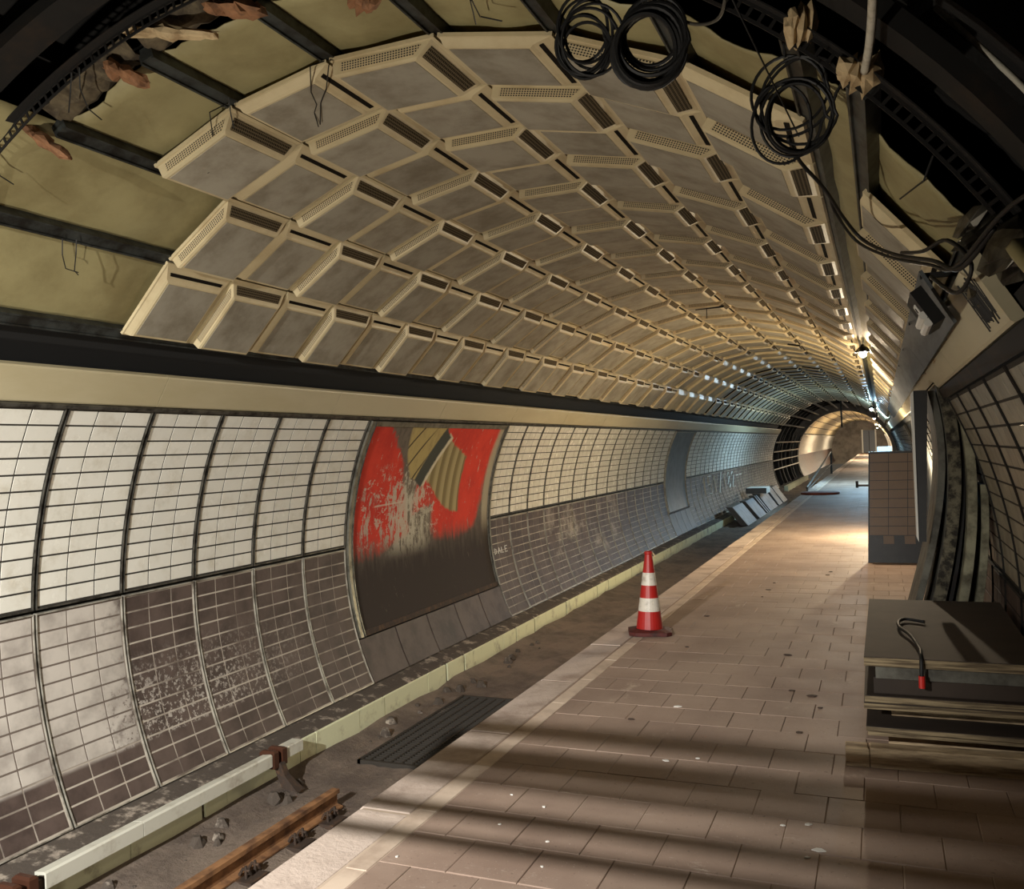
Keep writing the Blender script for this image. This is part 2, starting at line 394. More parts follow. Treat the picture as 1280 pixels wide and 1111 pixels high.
# ------------------------------------------------------------------ ceiling: rails, membrane, panels
def build_rails():
    prof = [(-.042, .075), (-.042, .0), (-.03, .0), (-.03, .012), (.03, .012), (.03, .0), (.042, .0), (.042, .075)]
    for i, a in enumerate(ROW_A + [45.3, 55.7]):
        y0 = 3.36 if i < 8 else 3.2
        if i >= 9: y0 = 3.24 if i == 9 else 3.9
        if i == 0: y0 = 2.2
        if i in (1,): y0 = 2.9
        m = frame_at(a, RC+.012, 0)
        mb = MB(); mb.rings([[m @ Vector((x, y, z)) for x, z in prof] for y in (y0, 64.5)])
        mb.build('ceiling_rail', 'steel_rail', CEIL)
build_rails()

def build_membrane():
    rows = list(zip(ROW_A[:-1], ROW_A[1:])) + [SLOT, ROW10]
    for i, (a0, a1) in enumerate(rows):
        y0 = [2.3, 2.9, 3.42, 3.44, 3.45, 3.55, 3.62, 3.6, 3.5, 3.78][i]
        y1 = 49 if i == 8 else 9
        ny = 120 if i == 8 else 46; nx = 12
        P = []
        for j in range(ny+1):
            y = y0 + (y1-y0)*j/ny; row = []
            for q in range(nx+1):
                t = q/nx; a = a0 + (a1-a0)*t
                chord = RC*math.cos(R_((a1-a0)/2))/math.cos(R_(a-(a0+a1)/2))
                sag = .022*math.sin(math.pi*t)
                wr = .008*math.sin(9*y+4*t*(1+i % 3)+i) + .006*math.sin(23*y-7*t+2*i)
                wr += .014*math.exp(-((y-y0-1.5-.4*t)/.03)**2)
                yy = y + (.014*math.sin(11*t+i*2)+.008*math.sin(31*t+i) if j == 0 else 0)
                row.append(cyl(a, chord+.085-sag+wr*math.sin(math.pi*t), yy))
            P.append(row)
        mb = MB(); mb.grid(P); o = mb.build('membrane_sheet', 'membrane', CEIL, True)
        md = o.modifiers.new('solid', 'SOLIDIFY'); md.thickness = .006; md.offset = 1
build_membrane()

W8 = 2*RC*math.sin(R_(5.75))
def panel_meshes():
    """A = deep vented cassette, B = shallow plain one; local x 0..w up the row, y 0..PL, z outward"""
    w, L, g = W8, PL, .009
    out = {}
    for kind, d, x0, x1, ya, yb in (('A', .074, .03, .82, .045, .88), ('B', .030, .035, .81, .085, .90)):
        o = [(g, g), (w-g, g), (w-g, L-g), (g, L-g)]
        rim = [(g+.012, g+.012), (w-.030, g+.012), (w-.030, L-.022), (g+.012, L-.022)]
        top = [(x0*w, ya*L), (x1*w, ya*L), (x1*w, yb*L), (x0*w, yb*L)]
        b = .016
        top2 = [(x0*w+b*.5, ya*L+b), (x1*w-b, ya*L+b), (x1*w-b, yb*L-b*.5), (x0*w+b*.5, yb*L-b*.5)]
        def L3(P, z): return [(p[0], p[1], z) for p in P]
        fr = MB()
        fr.rings([L3(o, .02)[::-1], L3(o, 0)[::-1], L3(rim, -.002)[::-1], L3(top, -d+.006)[::-1], L3(top2, -d-.002)[::-1]], True, True)
        pl = MB(); e = .004
        pq = [(x0*w+.024, ya*L+.03), (x1*w-.03, ya*L+.03), (x1*w-.03, yb*L-.022), (x0*w+.024, yb*L-.022)]
        pl.rings([L3(pq, -d+.004)[::-1], L3(pq, -d-.005)[::-1]])
        def slope(p, q, r, s, f0, f1, h0, h1, lift=.004):
            """plate lying on the sloping side p-q (rim) / r-s (plate edge)"""
            p, q, r, s = map(Vector, (p, q, r, s))
            def at(f, h): return (p+(q-p)*f)*(1-h) + (r+(s-r)*f)*h
            a, b_, c, e_ = at(f0, h0), at(f1, h0), at(f1, h1), at(f0, h1)
            nrm = (b_-a).cross(e_-a).normalized()
            if nrm.z > 0: nrm = -nrm
            mb = MB(); mb.hexa([a, b_, c, e_] + [k+nrm*lift for k in (a, b_, c, e_)]); return mb
        Z = -.002; T = -d+.006
        near = slope((*rim[0], Z), (*rim[1], Z), (*top[0], T), (*top[1], T), .09, .93, .2, .86)
        up = slope((*rim[1], Z), (*rim[2], Z), (*top[1], T), (*top[2], T), .06 if kind == 'A' else .05, .94, .22 if kind == 'A' else .46, .88 if kind == 'A' else .72)
        out[kind] = dict(frame=fr, plate=pl, near=near, up=up)
    me = {}
    for k, d in out.items():
        me[k, 'frame'] = d['frame'].mesh('ceiling_panel_'+k, 'panel_cream')
        me[k, 'plate'] = d['plate'].mesh('plate_'+k, 'panel_plate')
        me[k, 'up'] = d['up'].mesh('vent_'+k, 'grille_shaded' if k == 'A' else 'slot_dark')  # upper vent of A: same grille, with shade put into its colour
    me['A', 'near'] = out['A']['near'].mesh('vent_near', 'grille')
    return out, me

def row_frame(a0, a1):
    p0, p1 = cyl(a0, RC, 0), cyl(a1, RC, 0); t = (p1-p0); wid = t.length; t.normalize()
    n = t.cross(Vector((0, 1, 0)))
    m = Matrix((t, Vector((0, 1, 0)), n)).transposed().to_4x4(); m.translation = p0
    return m, wid

def build_panels():
    parts, me = panel_meshes()
    rows = [(r, ROW_A[r-1], ROW_A[r]) for r in range(1, 9)] + [(10, *ROW10)]
    slots = []
    for r, a0, a1 in rows:
        m, wid = row_frame(a0, a1)
        for k in range(1 if r in (1, 2, 10) else 0, 69):
            y = Y0 + PL*k + (-.17 if r == 10 else 0)
            kind = 'A' if (r + k + (1 if r == 10 else 0)) % 2 else 'B'
            slots.append((k, r, kind, m @ Matrix.Translation((0, y, 0)) @ Matrix.Diagonal((wid/W8, 1, 1, 1))))
    slots.sort(key=lambda s: (s[0], s[1]))
    far = MB()
    for i, (k, r, kind, mw) in enumerate(slots):
        if i < 296:
            fo = link('ceiling_panel', me[kind, 'frame'], CEIL, mw)
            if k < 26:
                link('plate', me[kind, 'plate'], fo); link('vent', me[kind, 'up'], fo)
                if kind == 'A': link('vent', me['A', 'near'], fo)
        else:
            for nm, ci in (('frame', 0), ('plate', 1), ('up', 2)) + ((('near', 2),) if kind == 'A' else ()):
                b = len(far.v); src = parts[kind][nm]
                far.v += [tuple(mw @ Vector(v)) for v in src.v]
                for f in src.f: far.f.append(tuple(b+q for q in f)); far.mi.append(ci)
    stuff(far.build('ceiling_panel_field', ['panel_cream', 'panel_plate', 'slot_dark'], CEIL))
build_panels()

# ------------------------------------------------------------------ walls
PW = .76; YP0 = 4.345 - PW                   # first left panel joint
AU = (61.3, 87.9); AL = (88.5, 115.8)

def tile_mesh(nm, material, w, h):
    mb = MB(); mb.bbox(-h/2, h/2, -w/2, w/2, .008, -.004, 0) if False else None
    mb = MB()
    t = .0035; b = .001
    q = [(-h/2, -w/2, .004), (h/2, -w/2, .004), (h/2, w/2, .004), (-h/2, w/2, .004)]
    q2 = [(x, y, -t+b) for x, y, _ in q]; q3 = [(x*(1-b*2/h), y*(1-b*2/w), -t) for x, y, _ in q]
    mb.rings([q[::-1], q2[::-1], q3[::-1]])
    return mb, mb.mesh(nm, material)

def wall_side(sgn, wall, y_list, n_single, skip=()):
    """panels of a wall; sgn -1 left, +1 right. y_list: panel starts; the first n_single get single tiles"""
    wv, hv = .2305, 0
    for lvl, (A0, A1) in (('u', AU), ('l', AL)):
        rows = 12; pitch_a = (A1-A0-.5)/rows
        h = R_(pitch_a)*RW - .013
        tmb, tme = tile_mesh('tile_'+lvl+str(sgn), 'white_tile' if lvl == 'u' else 'brown_tile', wv, h)
        for i, y in enumerate(y_list):
            if (lvl, i) in skip: continue
            mb = MB(); mb.cur = 0
            arc_strip(mb, sgn*A0, sgn*A1, RW-.001, RW+.03, y+.012, y+PW-.012, 10)
            mb.cur = 1
            sw = .008 if lvl == 'u' else .0055
            for ya in (y+.010, y+PW-.010-sw): arc_strip(mb, sgn*A0, sgn*A1, RW-.014, RW+.02, ya, ya+sw, 10)
            mb.cur = 1
            arc_strip(mb, sgn*(A0-.08), sgn*(A0+.10), RW-.014, RW+.02, y+.012, y+PW-.012, 1)
            arc_strip(mb, sgn*(A1-.10), sgn*(A1+.08), RW-.014, RW+.02, y+.012, y+PW-.012, 1)
            pan = mb.build('wall_panel', ['grout_dark' if lvl == 'u' else 'grout_light', 'alu_strip' if lvl == 'u' else 'alu_bright'], wall)
            field = MB()
            for r in range(rows):
                a = sgn*(A0 + .25 + pitch_a*(r+.5))
                for c in range(3):
                    mw = frame_at(a, RW, y + .02 + .24*(c+.5))
                    if i < n_single: link('tile', tme, pan, mw)
                    else:
                        b = len(field.v); field.v += [tuple(mw @ Vector(v)) for v in tmb.v]
                        for f in tmb.f: field.f.append(tuple(b+q for q in f)); field.mi.append(0)
            if field.v: stuff(field.build('tile_field', 'white_tile' if lvl == 'u' else 'brown_tile', pan))

def build_left_wall():
    mb = MB(); arc_strip(mb, -60.9, -117, RW+.035, RW+.1, -5.4, YEND, 20)
    wall = struct(mb.build('wall_left', 'black', smooth=False))
    ys = [YP0 + PW*k for k in range(6)] + [11.945 + PW*k for k in range(15)] + [26.15 + PW*k for k in range(30)]
    wall_side(-1, wall, ys, 8)
    # plain panels behind and below the two boards
    for k in range(5):
        y = YP0 + PW*(6+k)
        mb = MB(); arc_strip(mb, -106.9, -115.8, RW-.012, RW+.03, y+.012, y+PW-.012, 5); mb.build('base_panel', 'brown_tile', wall)
    for k in range(4):
        y = 23.35 + .70*k
        mb = MB(); arc_strip(mb, -104.5, -115.8, RW-.012, RW+.03, y+.012, y+.70-.012, 5); mb.build('base_panel', 'brown_tile', wall)
    # cover strip under the fascia
    mb = MB(); arc_strip(mb, -60.7, -61.15, RW-.03, RW+.04, -3, YEND, 1); mb.build('cover_strip', 'alu_strip', wall)
    mb = MB(); arc_strip(mb, -49, -58.5, RW+.22, RW+.26, -5, YEND, 3); mb.build('recess_shade', 'black', wall)  # black strip added to paint the gap above the fascia in deep shade
    # chalk numbers on the dark tiles
    def stroke(pts, r=.013):
        mb = MB()
        mb.tube([cyl(-a, RW-.013, y) for y, a in pts], r, 4); mb.build('chalk_mark', 'chalk', wall)
    def glyphs(txt, y, a_mid, h, wdt, r):
        G = {'1': [[(.2, .75), (.5, 1), (.5, 0)]], '5': [[(.9, 1), (.15, 1), (.15, .55), (.7, .55), (.9, .3), (.7, 0), (.1, .05)]],
             '/': [[(0, -.1), (1, 1.1)]], '8': [[(.5, .5), (.1, .75), (.5, 1), (.9, .75), (.5, .5), (.05, .25), (.5, 0), (.95, .25), (.5, .5)]],
             '2': [[(.1, .8), (.5, 1), (.9, .75), (.1, 0), (.95, 0)]], '-': [[(.1, .5), (.9, .5)]],
             'D': [[(.1, 0), (.1, 1), (.7, .8), (.7, .2), (.1, 0)]], 'A': [[(0, 0), (.5, 1), (1, 0)], [(.2, .4), (.8, .4)]],
             'L': [[(.1, 1), (.1, 0), (.8, 0)]], 'E': [[(.9, 1), (.1, 1), (.1, 0), (.9, 0)], [(.1, .5), (.7, .5)]]}
        for ch in txt:
            for st in G.get(ch, []):
                stroke([(y + u*wdt*.75, a_mid + h/2 - v*h) for u, v in st], r)
            y += wdt
    glyphs('151/182', 28.6, 95.5, 11, 1.0, .02); glyphs('--', 35.8, 93.5, 5, .9, .02)
    glyphs('DALE', 12.02, 97.5, 1.6, .13, .007)
    return wall
WALL_L = build_left_wall()

def build_right_wall():
    mb = MB(); arc_strip(mb, 60.9, 101.5, RW+.035, RW+.1, -5.4, YEND, 16)
    wall = struct(mb.build('wall_right', 'black'))
    global AL
    keep = AL; AL = (88.5, 100.6)
    ys = [1.55 + PW*k for k in range(8)]
    ys2 = ys + [7.63 + PW*k for k in range(8)] + [20 + PW*k for k in range(36)]
    # lower panels are cut by the platform: 5 rows
    wv = .2325
    for lvl, (A0, A1), rows, mt in (('u', (64.2, 87.9), 11, 'dim_white_tile'), ('l', (88.5, 100.6), 5, 'brown_tile')):
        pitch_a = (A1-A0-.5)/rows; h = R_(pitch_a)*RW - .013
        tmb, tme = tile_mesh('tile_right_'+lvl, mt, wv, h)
        for i, y in enumerate(ys2):
            mb = MB(); mb.cur = 0
            arc_strip(mb, A0, A1, RW-.001, RW+.03, y+.012, y+PW-.012, 10)
            mb.cur = 1
            for ya in (y+.010, y+PW-.018): arc_strip(mb, A0, A1, RW-.011, RW+.02, ya, ya+.008, 10)
            pan = mb.build('wall_panel', ['grout_dark', 'black_steel'], wall)
            field = MB()
            for r in range(rows):
                a = A0 + .25 + pitch_a*(r+.5)
                for c in range(3):
                    mw = frame_at(a, RW, y + .02 + .24*(c+.5))
                    if 1 <= i < 7: link('tile', tme, pan, mw)
                    else:
                        b = len(field.v); field.v += [tuple(mw @ Vector(v)) for v in tmb.v]
                        for f in tmb.f: field.f.append(tuple(b+q for q in f)); field.mi.append(0)
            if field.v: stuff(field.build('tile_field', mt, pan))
    AL = keep
    mb = MB(); arc_strip(mb, 62.6, 64.0, RW-.02, RW+.0, 1.0, 18, 2); mb.build('steel_strip', 'black_steel', wall)
    return wall
WALL_R = build_right_wall()

def build_fascias():
    for sgn, nm in ((-1, 'trim_1'), (1, 'trim_2')):
        off = 1.7 if sgn > 0 else 0
        mb = MB(); arc_strip(mb, sgn*(56.4+off), sgn*(60.6+off), RW+.02, RW+.06, -3 if sgn < 0 else 3.2, YEND, 2)
        tr = struct(mb.build(nm, 'black_steel'))
        y = -1.74 if sgn < 0 else 3.14
        while y < YEND-.5:
            y1 = min(y+2.28, YEND)
            p = MB(); prof = [(55.9, RW+.03), (55.9, RW-.008), (56.1, RW-.014), (60.4, RW-.014), (60.65, RW-.006), (60.65, RW+.03)]
            p.rings([[cyl(sgn*(a+off), r, yy) for a, r in prof] for yy in (y+.003, y1-.003)])
            p.build('fascia_panel', 'fascia', tr); y += 2.28
        # graffiti scrawl on the right fascia
        if sgn > 0:
            strokes = [[(0, -.1), (.06, 1.15)], [(.02, .6), (.22, .45)], [(.2, -.05), (.24, 1.0)], [(.34, .1), (.3, .9), (.46, .95), (.48, .05), (.34, .1)],
                       [(.58, .95), (.58, .1), (.70, .05), (.74, 1.05)], [(.84, 0), (.84, 1.0), (.98, .1), (1.02, 1.1)], [(1.12, -.1), (1.12, 1.05), (1.26, .8), (1.28, .2), (1.12, .0)],
                       [(1.42, -.05), (1.44, 1.2)], [(.1, .25), (.32, .2)], [(1.5, .1), (1.62, .9)]]
            for st in strokes:
                g_ = MB(); g_.tube([cyl(61.5-3.0*v, RW-.015, 3.58-u*.22) for u, v in st], .0045, 4); g_.build('graffiti_stroke', 'black_ink', tr)
build_fascias()

# ------------------------------------------------------------------ platform
XE = -2.335; XC = -2.055; XT = -1.955; TS = .304
def build_platform():
    mb = MB(); mb.box(XE+.02, .72, -5.4, 111, -1.25, -.005)
    fl = struct(mb.build('floor', 'floor_joint'))
    # coping stones
    y = -1.2; 
    ln = 1.2
    me = MB(); me.bbox(XE-XE-.0, XC-XE-.006, .003, ln-.003, -.16, 0, .012); cm = me.mesh('coping_stone', 'coping')
    i = 0
    while y < 111:
        o = link('coping_stone', cm, fl, Matrix.Translation((XE, y, random.uniform(-.003, .003)))); y += ln; i += 1
    # pale edging tiles
    me = MB(); me.bbox(0, XT-XC-.004, .002, TS*2-.002, -.05, 0, .003); em = me.mesh('edge_tile', 'edge_tile')
    y = -1.2
    while y < 48:
        link('edge_tile', em, fl, Matrix.Translation((XC, y, random.uniform(-.002, .001)))); y += TS*2
    # platform tiles in running bond
    me = MB(); me.bbox(.0016, TS-.0016, .0016, TS-.0016, -.04, 0, .0025); tm = me.mesh('floor_tile', 'floor_tile')
    def tile_at(x, y):
        return Matrix.Translation((x, y, random.uniform(-.0025, .001)))
    n = 0; far = MB()
    row = 0; y = 3.448 - 2*TS
    while y < 60:
        x = XT + (0 if row % 2 else -.5*TS)
        while x < .70:
            x0, x1 = max(x, XT), min(x+TS, .70)
            if x1-x0 > .03:
                full = x1-x0 > TS-.001
                if n < 296 and y < 14:
                    if full: link('floor_tile', tm, fl, tile_at(x, y))
                    else:
                        q = MB(); q.bbox(.0016, x1-x0-.0016, .0016, TS-.0016, -.04, 0, .0025)
                        link('floor_tile', q.mesh('floor_tile_cut', 'floor_tile'), fl, tile_at(x0, y))
                    n += 1
                else: far.bbox(x0+.0016, x1-.0016, y+.0016, y+TS-.0016, -.04, random.uniform(-.002, .0005), .0025)
            x += TS
        y += TS; row += 1
    stuff(far.build('floor_tile_field', 'floor_tile', fl))
    nr = MB()
    y = 3.448 - 3*TS; row = 1
    while y > -5.2:
        x = XT + (0 if row % 2 else -.5*TS)
        while x < .70:
            x0, x1 = max(x, XT), min(x+TS, .70)
            if x1-x0 > .03: nr.bbox(x0+.0016, x1-.0016, y+.0016, y+TS-.0016, -.04, 0, .0025)
            x += TS
        y -= TS; row += 1
    stuff(nr.build('floor_tile_field', 'floor_tile', fl))
    d = MB(); d.box(XT, .70, 60, 111, -.04, 0); d.build('floor_screed', 'floor_tile', fl)
    return fl
FLOOR = build_platform()

def hsh(*a):
    return math.sin(a[0]*12.9898 + a[1]*78.233)*.5 + math.sin(a[0]*3.7+a[1]*9.1)*.5
def build_trackbed():
    nx, ny = 26, 150; P = []
    for j in range(ny+1):
        y = -5.4 + (66+5.4)*(j/ny)**1.3
        row = []
        for i in range(nx+1):
            x = -5.0 + (XE+.05+5.0)*i/nx
            z = -1.06 + .02*hsh(x*3, y*2) + .015*hsh(x*9, y*7)
            if x < -4.55: z += .05*(-4.55-x)/.25 if x > -4.8 else .05       # rubble heaped against the kerb
            row.append((x, y, z))
        P.append(row)
    mb = MB(); mb.grid(P); tb = struct(mb.build('track_bed', 'track_bed', smooth=True))
    # kerb ledge below the wall with its painted face
    k = MB(); prof = [(-5.2, -.74), (-5.03, -.76), (-4.84, -.79), (-4.81, -.81), (-4.80, -1.2), (-5.2, -1.2)]
    k.rings([[(x, y, z) for x, z in prof] for y in (-5.4, YEND)]); kb = k.build('kerb', 'kerb', tb)
    y = 1.0; 
    while y < 44:
        ln = random.choice((.24, .48, .48, .72, .95)); gap = random.choice((.006, .008, .012, .04))
        if not (8.95 < y < 9.0):
            b = MB(); dx = random.uniform(0, .006)
            b.bbox(-4.82, -4.792+dx, y, y+ln-gap, -1.03+random.uniform(-.02, .01), -.812, .006); b.build('painted_block', 'kerb_yellow', kb)
        y += ln
    # sleepers' stubs and lumps of old concrete in the bed
    for i in range(70):
        y = random.uniform(3.6, 12); x = random.choice((random.uniform(-4.76, -4.4), random.uniform(-4.7, -2.8))); s = random.uniform(.02, .075)
        if -4.15 < x < -3.8 or (6.3 < y < 9.2 and x > -4.5): continue
        mb = MB(); loops = []
        for t in (0, .5, 1):
            rr = s*(1, .85, .4)[int(t*2)]
            loops.append([(x+rr*math.cos(q*1.047)*random.uniform(.7, 1.2), y+rr*math.sin(q*1.047)*random.uniform(.7, 1.2), -1.085+s*1.4*t) for q in range(6)])
        mb.rings(loops); mb.build('rubble_lump', 'kerb', tb)
    return tb
TRACK = build_trackbed()

# ------------------------------------------------------------------ far end of the station
def build_far():
    mb = MB()
    for a0, a1, m in ((-118, -88.5, 1), (-88.3, -61, 0), (61, 101, 0)):
        mb.cur = m; arc_strip(mb, a0, a1, RW, RW+.1, 65, 111, 8)
    struct(mb.build('wall_far_section', ['white_tile', 'brown_tile']))
    v = MB()
    arc_strip(v, -60.5, 60.5, RC+.05, RC+.15, 65, 111, 30)
    vault = struct(v.build('ceiling_far_section', 'rust_dark'))
    pm = MB(); m0, wid = row_frame(-5.75, 5.75)
    for r in range(-5, 6):
        for k in range(20):
            m = frame_at(r*11.0, RC+.05, 65 + k*2.3)
            pm.bbox(-.27, .27, .08, 2.2, .0, -.06, .0, m) if False else pm.box(-.26, .26, .10, 2.20, -.05, .01, m)
    stuff(pm.build('cassette', 'panel_cream', vault))
    # portal ring where the lining stops
    e = MB(); arc_strip(e, -118, 102, RW-.02, 3.8, 64.6, 65.0, 50); struct(e.build('portal_ring', 'concrete'))
    w = MB(); w.box(-5.6, 1.0, 111, 111.3, -1.2, 4.0); ew = struct(w.build('wall_end', 'concrete'))
    j = MB(); j.box(-4.9, -2.35, 110.93, 111, .3, .42); j.build('ledge', 'concrete', ew)
    d = MB(); d.box(-1.95, -.55, 110.9, 111, 0, 2.6); do = struct(d.build('door_1', 'door_grey'))
    for x in (-2.05, -.62): 
        f = MB(); f.box(x, x+.16, 110.85, 110.99, 0, 2.7); f.build('door_frame', 'white_paint', do)
    f = MB(); f.box(-1.28, -1.22, 110.87, 110.9, .1, 2.5); f.build('door_split', 'black_steel', do)
    # bare frames on the left between the tiled wall and the portal
    for y in (52, 56, 60, 64):
        b = MB(); arc_strip(b, -62, -114, RW, RW+.08, y, y+.12, 14); struct(b.build('wall_frame', 'black_steel'))
    for a in (70, 80, 89, 98):
        b = MB(); b.box(-.03, .03, 49.2, 64.6, -.03, .03, frame_at(-a, RW, 0)); struct(b.build('wall_frame_bar', 'frame_metal'))
    f = MB(); f.box(-4.9, -4.7, 50, 64.5, -1.2, -.75); struct(f.build('kerb_section', 'kerb_yellow'))
build_far()

# ------------------------------------------------------------------ exposed edge of the ceiling
def build_batts():
    rng = random.Random(31)
    for a0, a1 in ((-28.2, -17.8), (-16.8, -6.2), (-5.3, 5.3), (6.2, 16.8)):
        n = 14; P = []
        for i in range(n+1):
            a = a0 + (a1-a0)*i/n
            P.append([cyl(a, 3.285+rng.uniform(-.012, .012), 3.27+rng.uniform(-.015, .015)), cyl(a, 3.235+rng.uniform(-.015, .015), 3.33+rng.uniform(-.012, .012)),
                      cyl(a, 3.24+rng.uniform(-.012, .012), 3.41+rng.uniform(-.012, .012)), cyl(a, 3.29+rng.uniform(-.008, .008), 3.47+rng.uniform(-.012, .012))])
        mb = MB(); mb.grid(P); o = mb.build('insulation_batt', 'batt', CEIL)
        md = o.modifiers.new('solid', 'SOLIDIFY'); md.thickness = .012
mat('batt', (104, 92, 70), .9, dirt=(58, 48, 36), scale=9, lo=.35, hi=.65)
build_batts()
def build_edge():
    # slotted steel angle bent round the vault
    mb = MB(); a0, a1, n = -62, 66, 150
    arc_strip(mb, a0, a1, 3.235, 3.24, 3.125, 3.175, 60)
    arc_strip(mb, a0, a1, 3.178, 3.190, 3.168, 3.174, 60); arc_strip(mb, a0, a1, 3.224, 3.236, 3.168, 3.174, 60)
    for i in range(n):
        a = a0 + (a1-a0)*i/n; arc_strip(mb, a, a+.22, 3.190, 3.224, 3.168, 3.174, 1)
    mb.build('slotted_angle', 'black_steel', CEIL)
    mb = MB(); arc_strip(mb, -60, 66, 3.30, 3.36, 2.9, 3.06, 60); mb.build('timber_rib', 'black_steel', CEIL)
    # tie wires left dangling from the rails
    W = [[(-2.64, 3.98, 3.74), (-2.656, 3.879, 3.68), (-2.817, 4.114, 3.657), (-2.873, 4.246, 3.647), (-2.935, 4.311, 3.635), (-2.989, 4.428, 3.600)],
         [(-2.6, 3.98, 3.74), (-2.582, 3.937, 3.687), (-2.731, 4.134, 3.67), (-2.846, 4.247, 3.652), (-2.967, 4.413, 3.605)],
         [(-3.25, 3.95, 3.62), (-3.287, 3.844, 3.54), (-3.401, 3.997, 3.48), (-3.474, 4.161, 3.44), (-3.503, 4.215, 3.42), (-3.578, 4.225, 3.39), (-3.622, 4.199, 3.36)],
         [(-3.2, 3.9, 3.62), (-3.224, 3.937, 3.56), (-3.289, 4.04, 3.52)],
         [(-4.35, 3.8, 2.98), (-4.391, 3.832, 2.896), (-4.455, 3.908, 2.836), (-4.462, 4.005, 2.83)],
         [(-4.33, 3.88, 2.99), (-4.367, 3.908, 2.917), (-4.458, 3.973, 2.834), (-4.474, 4.015, 2.818)],
         [(-3.5, 3.14, 3.53), (-3.531, 3.157, 3.447), (-3.639, 3.24, 3.398)],
         [(-3.46, 3.15, 3.55), (-3.488, 3.175, 3.465), (-3.576, 3.3, 3.427), (-3.606, 3.411, 3.413)],
         [(-1.56, 3.45, 3.68), (-1.571, 3.527, 3.614), (-1.606, 3.688, 3.622), (-1.516, 3.733, 3.6)],
         [(-1.58, 3.42, 3.68), (-1.579, 3.528, 3.616), (-1.664, 3.772, 3.635)],
         [(-4.06, 3.15, 3.2), (-4.081, 3.2, 3.142), (-4.104, 3.295, 3.126)],
         [(.19, 3.2, 2.56), (.163, 3.25, 2.496), (.102, 3.765, 2.571)]]
    for p in W:
        mb = MB(); mb.tube(p, .0035, 5); mb.build('tie_wire', 'cable', CEIL)
    # small wires and a bar further down the vault
    for p in ([(-2.47, 13.3, 3.66), (-2.04, 13.2, 3.65)], [(-1.64, 18.5, 3.58), (-1.40, 18.4, 3.52)], [(-2.3, 13.25, 3.7), (-2.3, 13.25, 3.5)]):
        mb = MB(); mb.tube(p, .018 if p[0][1] != 13.25 else .006, 5); mb.build('loose_bar', 'black_steel', CEIL)
build_edge()

def crumple(name, loc, size, material, label, cat, seed, group=None, rot=(0, 0, 0)):
    rng = random.Random(seed); loops = []; n = 9
    m = Matrix.Translation(loc) @ Matrix.Rotation(rot[2], 4, 'Z') @ Matrix.Rotation(rot[1], 4, 'Y') @ Matrix.Rotation(rot[0], 4, 'X')
    for i in range(9):
        t = i/8; env = (.55, .95, 1.1, .8, 1.15, .85, 1.1, .9, .5)[i]*rng.uniform(.75, 1.2)
        loops.append([m @ Vector(((t-.5)*size[0] + rng.uniform(-.06, .06)*size[0],
                                  size[1]*.5*env*math.cos(6.283*k/n)*rng.uniform(.7, 1.15),
                                  size[2]*.5*env*math.sin(6.283*k/n)*rng.uniform(.55, 1.2))) for k in range(n)])
    mb = MB(); mb.rings(loops)
    return tag(mb.build(name, material), label, cat, group)
G = 'scraps of packing at the rail ends'
crumple('insulation_scrap', (-3.36, 3.34, 3.57), (.22, .12, .08), 'kraft', 'crumpled brown paper scrap at the rail end over the third cream sheet', 'scrap', 3, G, (0, .4, .6))
crumple('insulation_scrap', (-2.66, 3.30, 3.72), (.28, .16, .08), 'kraft', 'large folded brown paper scrap at the top left rail end', 'scrap', 4, G, (.3, .2, .2))
crumple('insulation_scrap', (-2.06, 3.44, 3.70), (.16, .10, .12), 'kraft', 'dark-edged brown paper scrap hanging at the top centre of the vault', 'scrap', 5, G, (.1, .6, .1))
crumple('insulation_scrap', (-3.88, 3.30, 3.32), (.30, .12, .06), 'kraft', 'flat torn brown paper scrap at the left rail end by the slotted steel', 'scrap', 6, G, (.2, .65, .5))
crumple('insulation_scrap', (-.20, 3.16, 3.05), (.10, .10, .14), 'kraft_pale', 'pale torn paper at the rail end right of the hanging cable coil', 'scrap', 8, G, (.2, .1, .3))
crumple('insulation_scrap', (-.02, 3.16, 2.86), (.14, .08, .12), 'kraft_pale', 'pale torn paper at the rail end under the white pipe', 'scrap', 9, G, (.3, .4, .1))
crumple('insulation_strip', (-3.02, 3.26, 3.67), (.55, .08, .06), 'kraft_pale', 'dusty strip of pale insulation between two brown paper scraps', 'insulation', 12, None, (.1, .22, .1))
FG = 'lumps of torn insulation at the right'
crumple('insulation_lump', (.34, 3.30, 2.33), (.13, .26, .20), 'foil', 'dark torn insulation lump at the top, beside the cream sheet edge', 'insulation', 21, FG, (.2, .9, .1))
crumple('insulation_lump', (.40, 3.05, 2.20), (.12, .30, .18), 'foil', 'grey torn insulation lump behind the knotted black cables', 'insulation', 22, FG, (.1, .5, .4))
crumple('insulation_lump', (.37, 3.50, 2.16), (.13, .32, .15), 'foil', 'long dark torn insulation lump above the scrawled cream strip', 'insulation', 23, FG, (.4, .8, .1))

